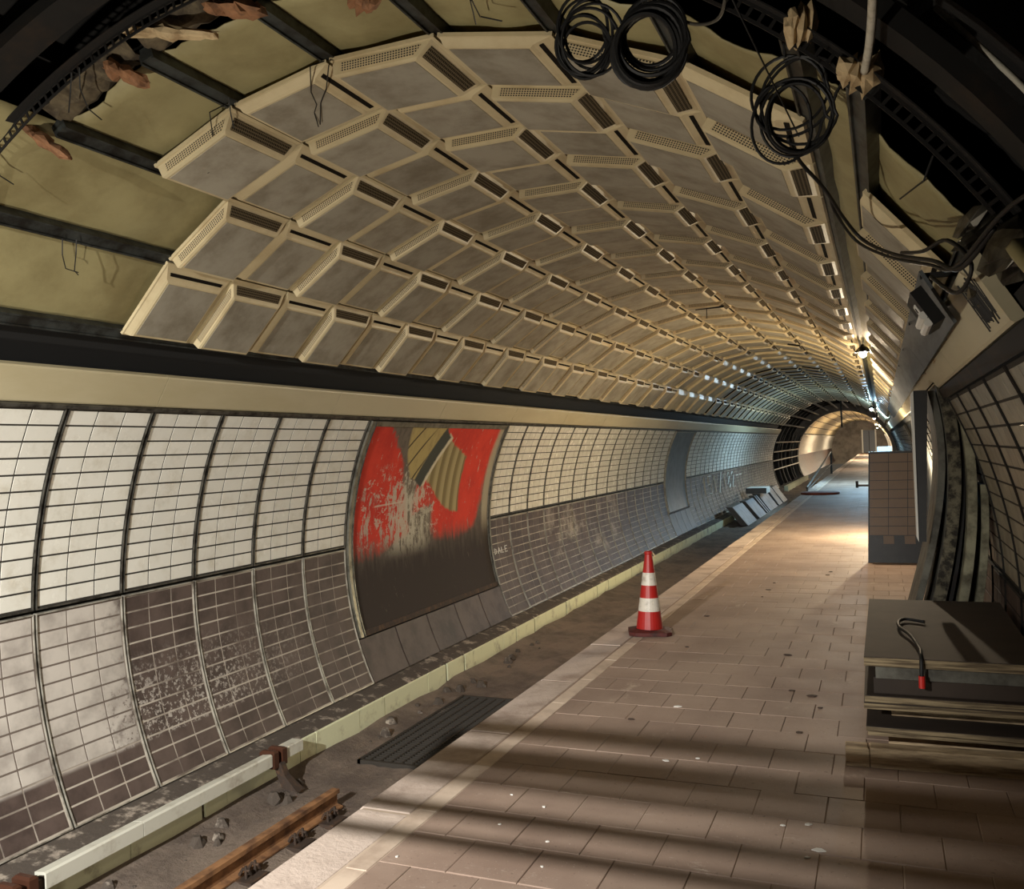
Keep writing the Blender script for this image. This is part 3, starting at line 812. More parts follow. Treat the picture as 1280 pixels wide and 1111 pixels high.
# ------------------------------------------------------------------ cables
def coil(name, c, r, loops, tube, seed, label, squash=1.0, tie=None, material='cable', drift=.03):
    rng = random.Random(seed); c = Vector(c)
    n = (c - Vector((0, 0, 1.65))).normalized(); n = (n + Vector((.1, .1, -.15))).normalized()
    a = n.cross(Vector((0, 0, 1))).normalized(); b = a.cross(n)
    path = []; N = 30
    cx0 = cy0 = 0
    for L in range(loops):
        nx, ny = rng.uniform(-drift, drift), rng.uniform(-drift, drift)*1.2 - .006*L
        rr = r*rng.uniform(.80, 1.02); sq = squash*rng.uniform(.9, 1.05); dz = rng.uniform(-.03, .03)
        for k in range(N):
            t = k/N; q = 6.2832*t
            ox, oy = cx0+(nx-cx0)*t, cy0+(ny-cy0)*t
            path.append(c + a*(ox+rr*sq*math.cos(q)) + b*(oy+rr*math.sin(q)) + n*(dz*math.sin(q*.5)))
        cx0, cy0 = nx, ny
    mb = MB(); mb.tube(path, tube, 6)
    root = empty(name, c); 
    w = mb.build('cable', material); w.parent = root; w.matrix_parent_inverse = root.matrix_basis.inverted() if False else Matrix.Translation(-c)
    t = MB(); top = c + b*r*.98
    t.tube([top, top + Vector((.0, -.02, .06)), Vector(tie)], .004, 5); q = t.build('tie', 'cable'); q.parent = root; q.matrix_parent_inverse = Matrix.Translation(-c)
    return tag(root, label, 'cable coil', 'cable coils hung from the roof')
coil('cable_coil', (-.956, 3.2, 3.20), .118, 8, .0060, 1, 'leftmost black cable coil, loosely wound, under the roof', .92, (-.95, 3.15, 3.47))
coil('cable_coil', (-.724, 3.18, 3.125), .135, 12, .0085, 2, 'fat tightly wound black cable coil between the two looser coils', .98, (-.72, 3.15, 3.36), drift=.022)
coil('cable_coil', (-.262, 3.28, 2.86), .135, 9, .0058, 5, 'rightmost black cable coil with tangled loops beside the dark rail', .95, (-.25, 3.16, 3.06), drift=.055)

def cable(name, pts, r, label, cat='cable', material='cable', group=None, sub=6):
    P = [Vector(p) for p in pts]; out = []
    for i in range(len(P)-1):
        p0, p1, p2, p3 = P[max(i-1, 0)], P[i], P[i+1], P[min(i+2, len(P)-1)]
        for k in range(sub):
            t = k/sub
            out.append(.5*((2*p1) + (p2-p0)*t + (2*p0-5*p1+4*p2-p3)*t*t + (3*p1-p0-3*p2+p3)*t**3))
    out.append(P[-1])
    mb = MB(); mb.tube(out, r, 6)
    return tag(mb.build(name, material, smooth=True), label, cat, group)
cable('hanging_cable', [(-.263, 3.294, 2.72), (-.242, 3.524, 2.70), (-.172, 3.76, 2.65), (-.112, 4.106, 2.603), (-.037, 4.21, 2.518), (.082, 3.841, 2.371), (.179, 3.28, 2.234), (.236, 2.963, 2.145), (.30, 2.70, 2.20)], .008,
      'thicker upper black cable slung from the right coil to the torn insulation')
cable('hanging_cable', [(-.164, 4.1, 2.70), (-.15, 4.204, 2.658), (-.072, 4.387, 2.559), (.055, 4.042, 2.406), (.172, 3.402, 2.244), (.228, 3.001, 2.158), (.32, 2.511, 2.214), (.45, 2.073, 2.2)], .007,
      'lower black cable crossing the perforated grille of the right panels')
cable('hanging_cable', [(.10, 3.75, 2.36), (.16, 3.45, 2.30), (.22, 3.2, 2.28), (.27, 3.0, 2.16), (.24, 3.15, 2.10), (.18, 3.4, 2.20)], .007, 'short knotted black cable at the right end of the cream sheet')
cable('string', [(-.38, 2.43, 2.98), (-.294, 2.774, 2.811), (-.235, 3.40, 2.756)], .003, 'thin dark string stretched down to the right cable coil', 'string')
cable('loose_cable', [(-.70, 3.18, 3.26), (-.638, 3.192, 3.197), (-.553, 3.185, 3.141), (-.44, 2.993, 3.06), (-.393, 2.821, 3.10), (-.40, 2.75, 3.25)], .006, 'pale grey loose cable loop at the top right of the fat coil', 'cable', 'cable_grey')
cable('white_pipe', [(-.005, 3.12, 2.84), (.014, 2.90, 2.85), (.026, 2.62, 2.872), (.04, 2.1, 2.93)], .0135, 'white plastic pipe hanging from the roof above the torn paper', 'pipe', 'pipe_white')
cable('conduit', [(.20, 3.0, 2.95), (.299, 2.95, 2.80), (.413, 2.91, 2.63), (.52, 2.9, 2.45)], .010, 'thin pale conduit bent along the dark lining at the upper right', 'pipe', 'pipe_white')
cable('roof_hose', [(.36, 2.75, 2.15), (.37, 2.6, 2.08), (.375, 2.45, 2.02), (.39, 2.3, 1.93)], .03, 'thick olive hose above the scrawled strip at the right edge', 'hose', 'membrane')

# ------------------------------------------------------------------ lamps
def bulb_lamp(x, y, z, watts, col, label, cool):
    root = empty('hanging_lamp', (x, y, z))
    m = MB(); m.lathe([(.004, -.055), (.024, -.050), (.040, -.030), (.045, -.004), (.040, .022), (.024, .045), (.018, .06), (.006, .062)], 16)
    r = .042
    e = bpy.data.materials.new('bulb_glow'); e.use_nodes = True; t = e.node_tree
    t.nodes.remove(t.nodes['Principled BSDF']); em = t.nodes.new('ShaderNodeEmission')
    em.inputs[0].default_value = col + (1,); em.inputs[1].default_value = watts/(4*math.pi*math.pi*r*r)
    t.links.new(em.outputs[0], t.nodes['Material Output'].inputs[0])
    m.build('bulb', e, root, True)
    s = MB(); s.lathe([(.012, .055), (.026, .06), (.028, .10), (.020, .125), (.006, .13)], 14); s.build('socket', 'fixture_black', root, True)
    c = MB(); c.tube([(0, 0, .125), (.01, 0, .2), (0, .02, .30)], .005, 5); c.build('cord', 'cable', root)
    h = MB(); h.lathe([(.03, .10), (.12, .022), (.125, .014), (.032, .108)], 18); h.build('shade', 'fixture_black', root, True)
    tag(root, label, 'lamp', 'bare bulbs hung in the ceiling slot'); return root
LBL = ['glaring warm bare bulb, the nearest and largest in the ceiling slot', 'cool white bare bulb, second along the ceiling slot', 'assumed small bare bulb in the unlined section before the far arch',
       'assumed bare bulb under the lit cream far arch', 'assumed farthest bare bulb by the grey end door']
for i, b in enumerate(BULBS): bulb_lamp(*b[:3], b[3], b[4], LBL[i], i == 1)

def glow(col, watts, r):
    e = bpy.data.materials.new('lamp_glow'); e.use_nodes = True; t = e.node_tree
    t.nodes.remove(t.nodes['Principled BSDF']); em = t.nodes.new('ShaderNodeEmission')
    em.inputs[0].default_value = col + (1,); em.inputs[1].default_value = watts/(4*math.pi*math.pi*r*r)
    t.links.new(em.outputs[0], t.nodes['Material Output'].inputs[0]); return e
def added_stand_lamp(x, y, z, watts, col, label='added lamp on a tripod, hidden behind the tan tiled panel to light the vault', base=0):  # added unseen lamp and tripod, put in for their light
    root = empty('added_stand_lamp', (x, y, base)); z -= base
    m = MB(); m.lathe([(.004, z-.05), (.035, z-.035), (.045, z), (.035, z+.035), (.004, z+.05)], 14); m.build('bulb', glow(col, watts, .043), root, True)
    p = MB(); p.tube([(0, 0, .35), (0, 0, z-.05)], .012, 8); p.build('pole', 'black_steel', root)
    for k in range(3):
        a = 2.094*k; l = MB(); l.tube([(0, 0, .42), (.22*math.cos(a), .22*math.sin(a), .01)], .009, 6); l.build('leg', 'black_steel', root)
    tag(root, label, 'lamp')
added_stand_lamp(*ADDED_STAND_LAMP)

def floodlight(d, label, drop):
    p = Vector(d['loc']); f = (Vector(d['aim'])-p).normalized()
    q = f.to_track_quat('-Z', 'Y'); root = empty('floodlight', p); root.rotation_mode = 'QUATERNION'; root.rotation_quaternion = q
    h = MB(); h.rings([[(-.13, -.09, .04), (.13, -.09, .04), (.13, .09, .04), (-.13, .09, .04)], [(-.15, -.11, -.06), (.15, -.11, -.06), (.15, .11, -.06), (-.15, .11, -.06)]], True, False); h.build('housing', 'fixture_black', root)
    b = MB(); q_ = q.inverted(); b.tube([(0, 0, .03), q_ @ Vector((0, 0, drop*.5)) + Vector((0, 0, .05)), q_ @ Vector((0, 0, drop))], .012, 6); b.build('bracket', 'black_steel', root)
    ld = bpy.data.lights.new('unseen_flood_lamp', 'SPOT'); ld.energy = d['power']; ld.color = d['col']; ld.spot_size = R_(d['cone']); ld.spot_blend = d['blend']; ld.shadow_soft_size = d['size']
    lo = bpy.data.objects.new('unseen_flood_lamp', ld); COL.objects.link(lo); lo.parent = root; lo.location = (0, 0, -.06)
    tag(root, label, 'lamp')
floodlight(ASSUMED_LAMP, 'assumed floodlight hung from the roof behind the viewer, out of view', 1.1)
floodlight(TRACK_FILL, 'added fill floodlight in the track behind the viewer, out of view', -.95)
def add_shadow_frame():
    """unseen slatted frame added behind the viewer to band the platform with shadow"""
    ly, lz = ASSUMED_LAMP['loc'][1], ASSUMED_LAMP['loc'][2]; yb = -.2
    root = empty('shadow_frame', (-.6, yb, 0)); inv = Matrix.Translation(-Vector(root.location))
    def part(mb, nm, m): o = mb.build(nm, m, root); o.matrix_parent_inverse = inv
    for fa, fb in [(4.95, 4.71), (4.51, 4.18), (4.10, 4.00), (3.73, 3.62), (3.43, 3.35)]:
        h1, h0 = lz-(yb-ly)*lz/(fa-ly), lz-(yb-ly)*lz/(fb-ly)
        mb = MB(); mb.box(-2.75, .3, yb-.006, yb+.006, h0, h1); part(mb, 'slat', 'steel_rail')
    for x in (-2.75, .3):
        mb = MB(); mb.box(x-.02, x+.02, yb-.02, yb+.02, -.002 if x > -2.3 else -1.05, 2.12); part(mb, 'post', 'steel_rail')
        mb = MB(); z_ = 0 if x > -2.3 else -1.06; mb.bbox(x-.06, x+.06, yb-.3, yb+.3, z_, z_+.05, .01); part(mb, 'foot', 'black_steel')
    tag(root, 'unseen slatted steel frame added behind the viewer to cast shadow bands', 'scaffold')
add_shadow_frame()

# ------------------------------------------------------------------ billboards
def board(name, y0, y1, a0, a1, material, label, cat, fw=.075):
    root = empty(name, cyl(-(a0+a1)/2, RW, (y0+y1)/2)); inv = Matrix.Translation(-Vector(root.location))
    fa = math.degrees(fw/RW)
    ny, na = 30, 30; mb = MB(); P = []; mb.uvs = []
    for i in range(na+1):
        a = a0+fa*.6 + (a1-a0-fa*1.2)*i/na; row = []
        for j in range(ny+1):
            y = y0+fw*.6 + (y1-y0-fw*1.2)*j/ny; row.append(cyl(-a, RW-.012, y)); mb.uvs.append((j/ny, 1-i/na))
        P.append(row)
    mb.grid(P); o = mb.build('sheet', material, root, True); o.matrix_parent_inverse = inv
    b = MB(); arc_strip(b, -a0, -a1, RW-.008, RW+.03, y0+.01, y1-.01, 14); o = b.build('backing', 'black_steel', root); o.matrix_parent_inverse = inv
    for (ya, yb) in ((y0, y0+fw), (y1-fw, y1)):
        f = MB(); arc_strip(f, -a0, -a1, RW-.035, RW+.02, ya, yb, 16); o = f.build('side_frame', 'frame_metal', root); o.matrix_parent_inverse = inv
        g = MB(); ym = yb-.012 if ya == y0 else ya; arc_strip(g, -a0, -a1, RW-.045, RW-.03, ym, ym+.012, 16); o = g.build('bead', 'alu_strip', root); o.matrix_parent_inverse = inv
    for (aa, ab) in ((a0, a0+fa*.8), (a1-fa*.8, a1)):
        f = MB(); arc_strip(f, -aa, -ab, RW-.03, RW+.02, y0+fw, y1-fw, 2); o = f.build('cross_frame', 'frame_metal' if aa == a0 else 'rust_dark', root); o.matrix_parent_inverse = inv
    tag(root, label, cat); return root
board('billboard', 8.165, 11.93, 61.5, 106.6, 'poster', 'curved billboard with torn red and olive poster on the tiled wall', 'billboard')
board('notice_board', 23.36, 26.1, 61.5, 104.2, 'dark_board', 'bare dark grey curved board far along the tiled wall', 'board', .05)

# ------------------------------------------------------------------ track things
def third_rail():
    root = empty('conductor_rail', (-4.66, 4.9, -.95)); inv = Matrix.Translation(-Vector(root.location))
    def part(mb, nm, m): o = mb.build(nm, m, root); o.matrix_parent_inverse = inv
    c = MB(); prof = [(-4.74, -.745), (-4.66, -.735), (-4.645, -.745), (-4.645, -.835), (-4.657, -.835), (-4.66, -.755), (-4.74, -.765)]
    c.rings([[(x, y, z) for x, z in prof] for y in (3.80, 4.55)]); part(c, 'cover', 'rail_cover')
    c = MB(); c.rings([[(x, y, z) for x, z in prof] for y in (4.556, 5.92)]); part(c, 'cover', 'rail_cover')
    c = MB(); c.rings([[(x+.004, y, z) for x, z in prof] for y in (1.0, 3.55)]); part(c, 'cover', 'rail_cover')
    r = MB(); r.box(-4.73, -4.67, 1.0, 6.0, -.845, -.775); part(r, 'rail', 'rust_dark')
    for y in (3.66, 6.02):
        k = MB(); k.bbox(-4.78, -4.635, y-.09, y-.03, -.86, -.72, .015); k.bbox(-4.78, -4.635, y+.02, y+.08, -.86, -.72, .015); k.box(-4.77, -4.66, y-.09, y+.08, -.86, -.76); part(k, 'insulator', 'insulator')
        f = MB(); f.rings([[(-4.70, y-.03, -.83), (-4.70, y+.03, -.83), (-4.62, y+.03, -.83), (-4.62, y-.03, -.83)], [(-4.66, y-.03, -.93), (-4.66, y+.03, -.93), (-4.58, y+.03, -.93), (-4.58, y-.03, -.93)],
                           [(-4.60, y-.05, -1.02), (-4.60, y+.05, -1.02), (-4.45, y+.05, -1.04), (-4.45, y-.05, -1.04)]]); part(f, 'foot', 'rust_dark')
    w = MB(); w.bbox(-4.76, -4.65, 6.12, 6.34, -.83, -.74, .006); part(w, 'cover_end', 'rail_cover')
    tag(root, 'white covered conductor rail on brown insulators along the wall kerb', 'rail')
third_rail()
def running_rail():
    root = empty('running_rail', (-3.98, 5, -1.05)); inv = Matrix.Translation(-Vector(root.location))
    prof = [(-.033, 0), (.033, 0), (.035, -.03), (.010, -.045), (.009, -.115), (.06, -.128), (.06, -.14), (-.06, -.14), (-.06, -.128), (-.009, -.115), (-.010, -.045), (-.035, -.03)]
    b = MB(); b.rings([[(-3.985+x, y, -.90+z) for x, z in prof] for y in (1.0, 5.83)]); o = b.build('rail_bar', 'rust', root); o.matrix_parent_inverse = inv
    for y in (2.2, 2.95, 3.7, 4.2, 4.68, 5.2, 5.6):
        s = MB(); s.box(-4.16, -3.80, y-.09, y+.09, -1.075, -1.04); o = s.build('base_plate', 'rust_dark', root); o.matrix_parent_inverse = inv
        for sx in (-1, 1):
            for dy in (-.05, .04):
                t = MB(); x = -3.985+sx*.09
                t.tube([(x-sx*.03, y+dy, -1.02), (x, y+dy, -.975), (x+sx*.03, y+dy+.02, -.99), (x+sx*.03, y+dy+.04, -1.02), (x-sx*.02, y+dy+.04, -1.0)], .011, 6)
                t.tube([(x+sx*.015, y+dy+.01, -1.05), (x+sx*.015, y+dy+.01, -.96)], .010, 6)
                o = t.build('spring_clip', 'rust_dark', root); o.matrix_parent_inverse = inv
    tag(root, 'rusty running rail cut off in the track bed', 'rail')
running_rail()
def drain():
    root = empty('drain_grate', (-4.1, 7.8, -1.03)); inv = Matrix.Translation(-Vector(root.location))
    x0, x1, y0, y1, z = -4.38, -3.75, 6.75, 8.90, -1.032
    f = MB()
    for bx in ((x0, x0+.03, y0, y1), (x1-.03, x1, y0, y1), (x0, x1, y0, y0+.03), (x0, x1, y1-.03, y1)): f.box(*bx, z-.08, z+.008)
    o = f.build('frame', 'grate', root); o.matrix_parent_inverse = inv
    p = MB(); p.box(x0+.03, x1-.03, y0+.03, y1-.03, z-.09, z-.075); o = p.build('pit_floor', 'black', root); o.matrix_parent_inverse = inv
    for i in range(1, 6):
        b = MB(); x = x0+(x1-x0)*i/6; b.box(x-.008, x+.008, y0+.03, y1-.03, z-.05, z+.004); o = b.build('bearing_bar', 'grate', root); o.matrix_parent_inverse = inv
    nb = 46
    for i in range(1, nb):
        b = MB(); y = y0+(y1-y0)*i/nb; b.box(x0+.03, x1-.03, y-.004, y+.004, z-.035, z+.002); o = b.build('cross_bar', 'grate', root); o.matrix_parent_inverse = inv
    tag(root, 'dark steel drain grating sunk in the track bed by the platform', 'grate')
drain()
def leaning_boards():
    spots = [(29.6, .62, 2.2, 0), (32.6, .62, 2.0, 1), (35.0, .66, .22, 2), (35.5, .66, .22, 3), (36.0, .70, 2.6, 4), (39.2, .72, 1.4, 5), (41.0, .70, 1.7, 6)]
    LB = ['first', 'second', 'third, thin', 'fourth, thin', 'fifth, widest', 'sixth', 'farthest']
    for y, h, wd, i in spots:
        q = [(-4.30, -1.03), (-4.08, -1.03), (-4.56, -1.05+h), (-4.76, -1.05+h)]
        root = empty('leaning_board', (-4.1, y, -1.03)); inv = Matrix.Translation(-Vector(root.location))
        b = MB(); b.rings([[(x, yy, z) for x, z in q] for yy in (y, y+wd)]); o = b.build('core', 'black_panel', root); o.matrix_parent_inverse = inv
        b = MB(); b.quad((-4.075, y, -1.025), (-4.075, y+wd, -1.025), (-4.555, y+wd, -1.045+h), (-4.555, y, -1.045+h)); 
        b = MB(); b.rings([[(-4.078, y, -1.03), (-4.078, y+wd, -1.03), (-4.062, y+wd, -1.03), (-4.062, y, -1.03)], [(-4.558, y, -1.05+h), (-4.558, y+wd, -1.05+h), (-4.542, y+wd, -1.05+h), (-4.542, y, -1.05+h)]])
        o = b.build('face', 'board_grey', root); o.matrix_parent_inverse = inv
        tag(root, LB[i] + ' grey board leaning on the kerb in the track, counted from the cone', 'board', 'boards leaning in the track')
    root = empty('crate', (-4.5, 36.6, -.4)); inv = Matrix.Translation(-Vector(root.location))
    b = MB(); b.bbox(-4.95, -4.2, 35.9, 37.2, -.35, -.12, .01); o = b.build('body', 'fixture_white', root); o.matrix_parent_inverse = inv
    b = MB(); b.box(-4.97, -4.19, 35.86, 35.92, -.34, -.13); o = b.build('end_panel', 'black_panel', root); o.matrix_parent_inverse = inv
    tag(root, 'long white crate laid on top of the boards leaning in the track', 'crate')
leaning_boards()
def handrail():
    root = empty('handrail', (-2.2, 46, 0)); inv = Matrix.Translation(-Vector(root.location))
    for nm, p, r in (('top_rail', [(-2.28, 30.5, .12), (-2.28, 46.2, 1.08)], .035), ('middle_rail', [(-2.28, 30.5, .04), (-2.28, 46.2, .45)], .02), ('post', [(-2.28, 46.2, 0), (-2.28, 46.2, 1.1)], .045), ('post', [(-2.28, 30.6, 0), (-2.28, 30.6, .14)], .03)):
        b = MB(); b.tube(p, r, 8); o = b.build(nm, 'steel_rail', root); o.matrix_parent_inverse = inv
    tag(root, 'sloping grey handrail on a post at the far platform edge', 'handrail')
handrail()

# ------------------------------------------------------------------ platform things
def cone():
    root = empty('traffic_cone', (-1.95, 7.75, 0)); root.rotation_euler = (R_(-1.5), R_(1.2), .3)
    b = MB(); n = 8; s = .185
    def oct_(s, c, z, warp=0): return [(x, y, z+warp*((x/s)**2*(y/s)**2)) for x, y in ((-s+c, -s), (s-c, -s), (s, -s+c), (s, s-c), (s-c, s), (-s+c, s), (-s, s-c), (-s, -s+c))]
    b.rings([oct_(s, .05, .0), oct_(s, .05, .022, .015), oct_(s*.72, .05, .045)]); b.build('base', 'cone_base', root)
    def rad(z): return .118 - (.118-.032)*(z-.04)/.66
    zs = [.03, .20, .315, .425, .535, .70]
    for i in range(5):
        z0, z1 = zs[i], zs[i+1]; k = MB(); e = .0015 if i % 2 else 0
        pr = [(rad(z0)+e, z0), (rad(z1)+e, z1)]
        k.lathe([(.01, z0)] + pr + [(.01, z1)], 28)
        k.build(['cone_body', 'white_band', 'cone_body', 'white_band', 'cone_body'][i], 'cone_white' if i % 2 else 'cone_red', root, False)
    t = MB(); t.lathe([(.036, .695), (.038, .71), (.033, .722), (.022, .722), (.020, .70)], 20); t.build('tip_ring', 'cone_red', root, True)
    t = MB(); t.tube([(.03, 0, .715), (.05, -.01, .69), (.055, -.015, .66)], .006, 5); t.build('tape_end', 'kraft_pale', root)
    tag(root, 'red and white banded traffic cone standing at the platform edge', 'traffic cone')
cone()
def board_stack():
    def slab(name, x0, x1, y0, y1, z0, z1, face, edge, label, rz=0, cat='board', grp='boards in the pile at the right'):
        c = Vector(((x0+x1)/2, (y0+y1)/2, z0)); root = empty(name, c, rz)
        w, l, h = (x1-x0)/2, (y1-y0)/2, z1-z0
        m = MB(); m.bbox(-w, w, -l, l, 0, h-.004, .002); m.build('core', edge, root)
        t = MB(); t.box(-w, w, -l, l, h-.004, h); t.build('veneer', face, root)
        tag(root, label, cat, grp)
    root = empty('timber_beam', (.25, 4.88, 0), R_(3.0))
    m = MB(); m.bbox(-.36, .50, -.05, .05, 0, .098, .006); m.build('beam', 'old_timber', root)
    m = MB(); m.bbox(-.475, -.364, -.052, .05, 0, .096, .006); m.build('end_block', 'old_timber', root)
    tag(root, 'pale split timber beam at the foot of the board pile', 'beam')
    slab('timber_batten', -.02, .66, 5.2, 5.3, 0, .128, 'plywood_face', 'old_timber', 'front batten under the board pile', 0, 'batten', 'battens of the board pile')
    slab('timber_batten', -.02, .66, 6.3, 6.4, 0, .128, 'plywood_face', 'old_timber', 'rear batten under the board pile', 0, 'batten', 'battens of the board pile')
    slab('plywood_board', -.125, .675, 4.93, 6.62, .128, .156, 'plywood_face', 'plywood_edge', 'lowest dark board of the pile', R_(.6))
    slab('plywood_board', -.118, .675, 4.90, 6.62, .156, .182, 'plywood_face', 'plywood_edge', 'second lowest board of the pile, with a chipped pale edge', R_(-.3))
    slab('timber_batten', .0, .62, 5.12, 5.2, .182, .268, 'plywood_face', 'old_timber', 'batten between the two lower pairs of boards', 0, 'batten', 'battens of the board pile')
    slab('timber_batten', .0, .62, 6.3, 6.4, .182, .268, 'plywood_face', 'old_timber', 'rear batten between the two lower pairs of boards', 0, 'batten', 'battens of the board pile')
    slab('plywood_board', -.135, .68, 4.91, 6.66, .268, .300, 'plywood_face', 'plywood_edge', 'third board up of the pile, its edge splintered', R_(.4))
    slab('plywood_board', -.128, .68, 4.92, 6.66, .300, .335, 'plywood_face', 'plywood_edge', 'fourth board up of the pile, flush with the one below', R_(.2))
    slab('timber_batten', -.08, .60, 4.97, 5.07, .335, .417, 'plywood_face', 'plywood_face', 'batten under the two top boards', 0, 'batten', 'battens of the board pile')
    slab('timber_batten', -.08, .60, 6.4, 6.5, .335, .417, 'plywood_face', 'plywood_face', 'rear batten under the two top boards', 0, 'batten', 'battens of the board pile')
    slab('plywood_board', -.07, .66, 4.95, 6.66, .417, .485, 'plywood_face', 'panel_grey', 'narrower thick board just under the top board', R_(.1))
    slab('plywood_board', -.118, .685, 4.92, 6.70, .485, .532, 'plywood_face', 'plywood_edge', 'top board of the pile with a smooth dark face', R_(-.2))
    cab = cable('cut_cable', [(.20, 5.85, .546), (.10, 5.90, .55), (.06, 5.80, .552), (.062, 5.60, .556), (.11, 5.40, .556), (.146, 5.10, .55), (.148, 4.93, .546), (.147, 4.895, .50), (.146, 4.892, .44)], .010, 'short black cable with red taped end hanging off the board pile', 'cable')
    t = MB(); t.tube([(.146, 4.892, .455), (.146, 4.892, .395)], .0155, 10); t.build('taped_end', 'red_tape', cab)
    # chips and litter on the platform
    rng = random.Random(5)
    spots = [(-1.10, 4.62, .02), (-.95, 4.70, .012), (-.45, 3.98, .012), (-.35, 4.02, .02), (-.29, 3.78, .03), (-.33, 3.70, .014), (-1.62, 3.62, .01), (-1.5, 3.86, .012), (-1.36, 3.52, .01), (-1.7, 3.95, .008), (-1.25, 5.6, .03), (-1.9, 3.2, .01), (-1.3, 3.3, .01)]
    bits = []
    for i, (x, y, s) in enumerate(spots):
        c = MB(); a = rng.uniform(0, 3)
        c.rings([[(x+s*math.cos(a+q*1.257)*(1 if q % 2 else .6), y+s*.6*math.sin(a+q*1.257), z) for q in range(5)] for z in (.0, .004)])
        bits.append((x*x+y*y, c.build('paper_bit', 'litter')))
    ORD = ['nearest', 'second nearest', 'third nearest', 'fourth nearest', 'fifth nearest', 'sixth nearest', 'seventh nearest', 'eighth nearest', 'ninth nearest', 'tenth nearest', 'eleventh nearest', 'twelfth nearest', 'farthest']
    for k, (_, o) in enumerate(sorted(bits, key=lambda t: t[0])): tag(o, ORD[k] + ' tiny white scrap lying on the platform tiles', 'litter', 'white scraps on the platform')
    clods = []
    for i in range(13):
        x, y = rng.uniform(-2.0, -.4), rng.uniform(4.6, 12); s = rng.uniform(.015, .04); a = rng.uniform(0, 3); c = MB()
        c.rings([[(x+s*math.cos(a+q*1.257)*rng.uniform(.6, 1.2), y+s*.7*math.sin(a+q*1.257), z) for q in range(5)] for z in (.0, .006)])
        clods.append((x*x+y*y, c.build('dirt_clod', 'debris')))
    for k, (_, o) in enumerate(sorted(clods, key=lambda t: t[0])): tag(o, ORD[k] + ' small dark clod of dirt on the platform tiles', 'debris', 'dirt clods on the platform')
board_stack()

def bent_slab(name, pts, th, y0, y1, material, label, edge=None, cat='wall panel', grp='wall panels leaning at the right'):
    """upright curved slab: pts = (height, x of its left face) from top to foot"""
    zt, zb = pts[0][0], pts[-1][0]; n = 14
    def X(z):
        r = 0
        for i, (zi, xi) in enumerate(pts):
            k = 1
            for j, (zj, _) in enumerate(pts):
                if i != j: k *= (z-zj)/(zi-zj)
            r += xi*k
        return r
    root = empty(name, (X(zb), (y0+y1)/2, zb)); inv = Matrix.Translation(-Vector(root.location))
    def slab(ya, yb, e, nm, m):
        L = []
        for i in range(n+1):
            z = zb + (zt-zb)*i/n; x = X(z); L.append([(x-e, ya, z), (x+th+e, ya, z), (x+th+e, yb, z), (x-e, yb, z)])
        b = MB(); b.rings(L); o = b.build(nm, m, root); o.matrix_parent_inverse = inv
    slab(y0, y1, 0, 'panel', material)
    if edge: slab(y0-.014, y0, -.003, 'edge_strip', edge)
    tag(root, label, cat, grp); return root
bent_slab('salvaged_panel', [(2.0, .478), (1.32, .548), (.5, .466), (0, .34)], .062, 6.98, 7.74, 'panel_edge', 'smooth pale curved panel standing on edge among the salvaged panels', 'panel_edge')
bent_slab('salvaged_panel', [(1.30, .628), (.9, .622), (.5, .575), (0, .47)], .05, 7.02, 7.76, 'panel_edge', 'short pale broken panel between the smooth one and the right wall', 'panel_edge')
bent_slab('salvaged_panel', [(1.97, .462), (1.3, .518), (.5, .415), (0, .285)], .026, 7.10, 7.84, 'black_steel', 'thin black curved sheet left of the smooth pale panel', None)
bent_slab('salvaged_panel', [(2.02, .372), (1.21, .424), (.48, .302), (0, .175)], .088, 7.06, 7.82, 'panel_grey', 'mottled grey curved panel with a thick crumbling edge', 'mottled')
bent_slab('salvaged_panel', [(1.98, .322), (1.21, .355), (.48, .195), (0, .06)], .050, 7.12, 7.88, 'panel_grey', 'leftmost grey curved panel, its foot showing below the black sheet', 'panel_grey')
def black_sheet():
    root = empty('black_sheet', (.27, 7.5, .88)); inv = Matrix.Translation(-Vector(root.location))
    q = [(.225, .90), (.275, .90), (.318, 1.98), (.226, 1.98)]
    b = MB(); b.rings([[(x, y, z) for x, z in q] for y in (7.0, 7.11)]); o = b.build('sheet', 'black_panel', root); o.matrix_parent_inverse = inv
    e = MB(); e.rings([[(x, y, z) for x, z in ((.212, .93), (.225, .90), (.226, 1.98), (.208, 1.96))] for y in (6.985, 7.115)]); o = e.build('edge_trim', 'fixture_white', root); o.matrix_parent_inverse = inv
    l = MB(); l.tube([(.30, 7.06, 1.96), (.36, 7.06, 2.03), (.40, 7.08, 2.02)], .006, 5); o = l.build('hook', 'black_steel', root); o.matrix_parent_inverse = inv
    tag(root, 'black sheet with a bright white edge hooked onto the salvaged panels', 'sheet')
black_sheet()
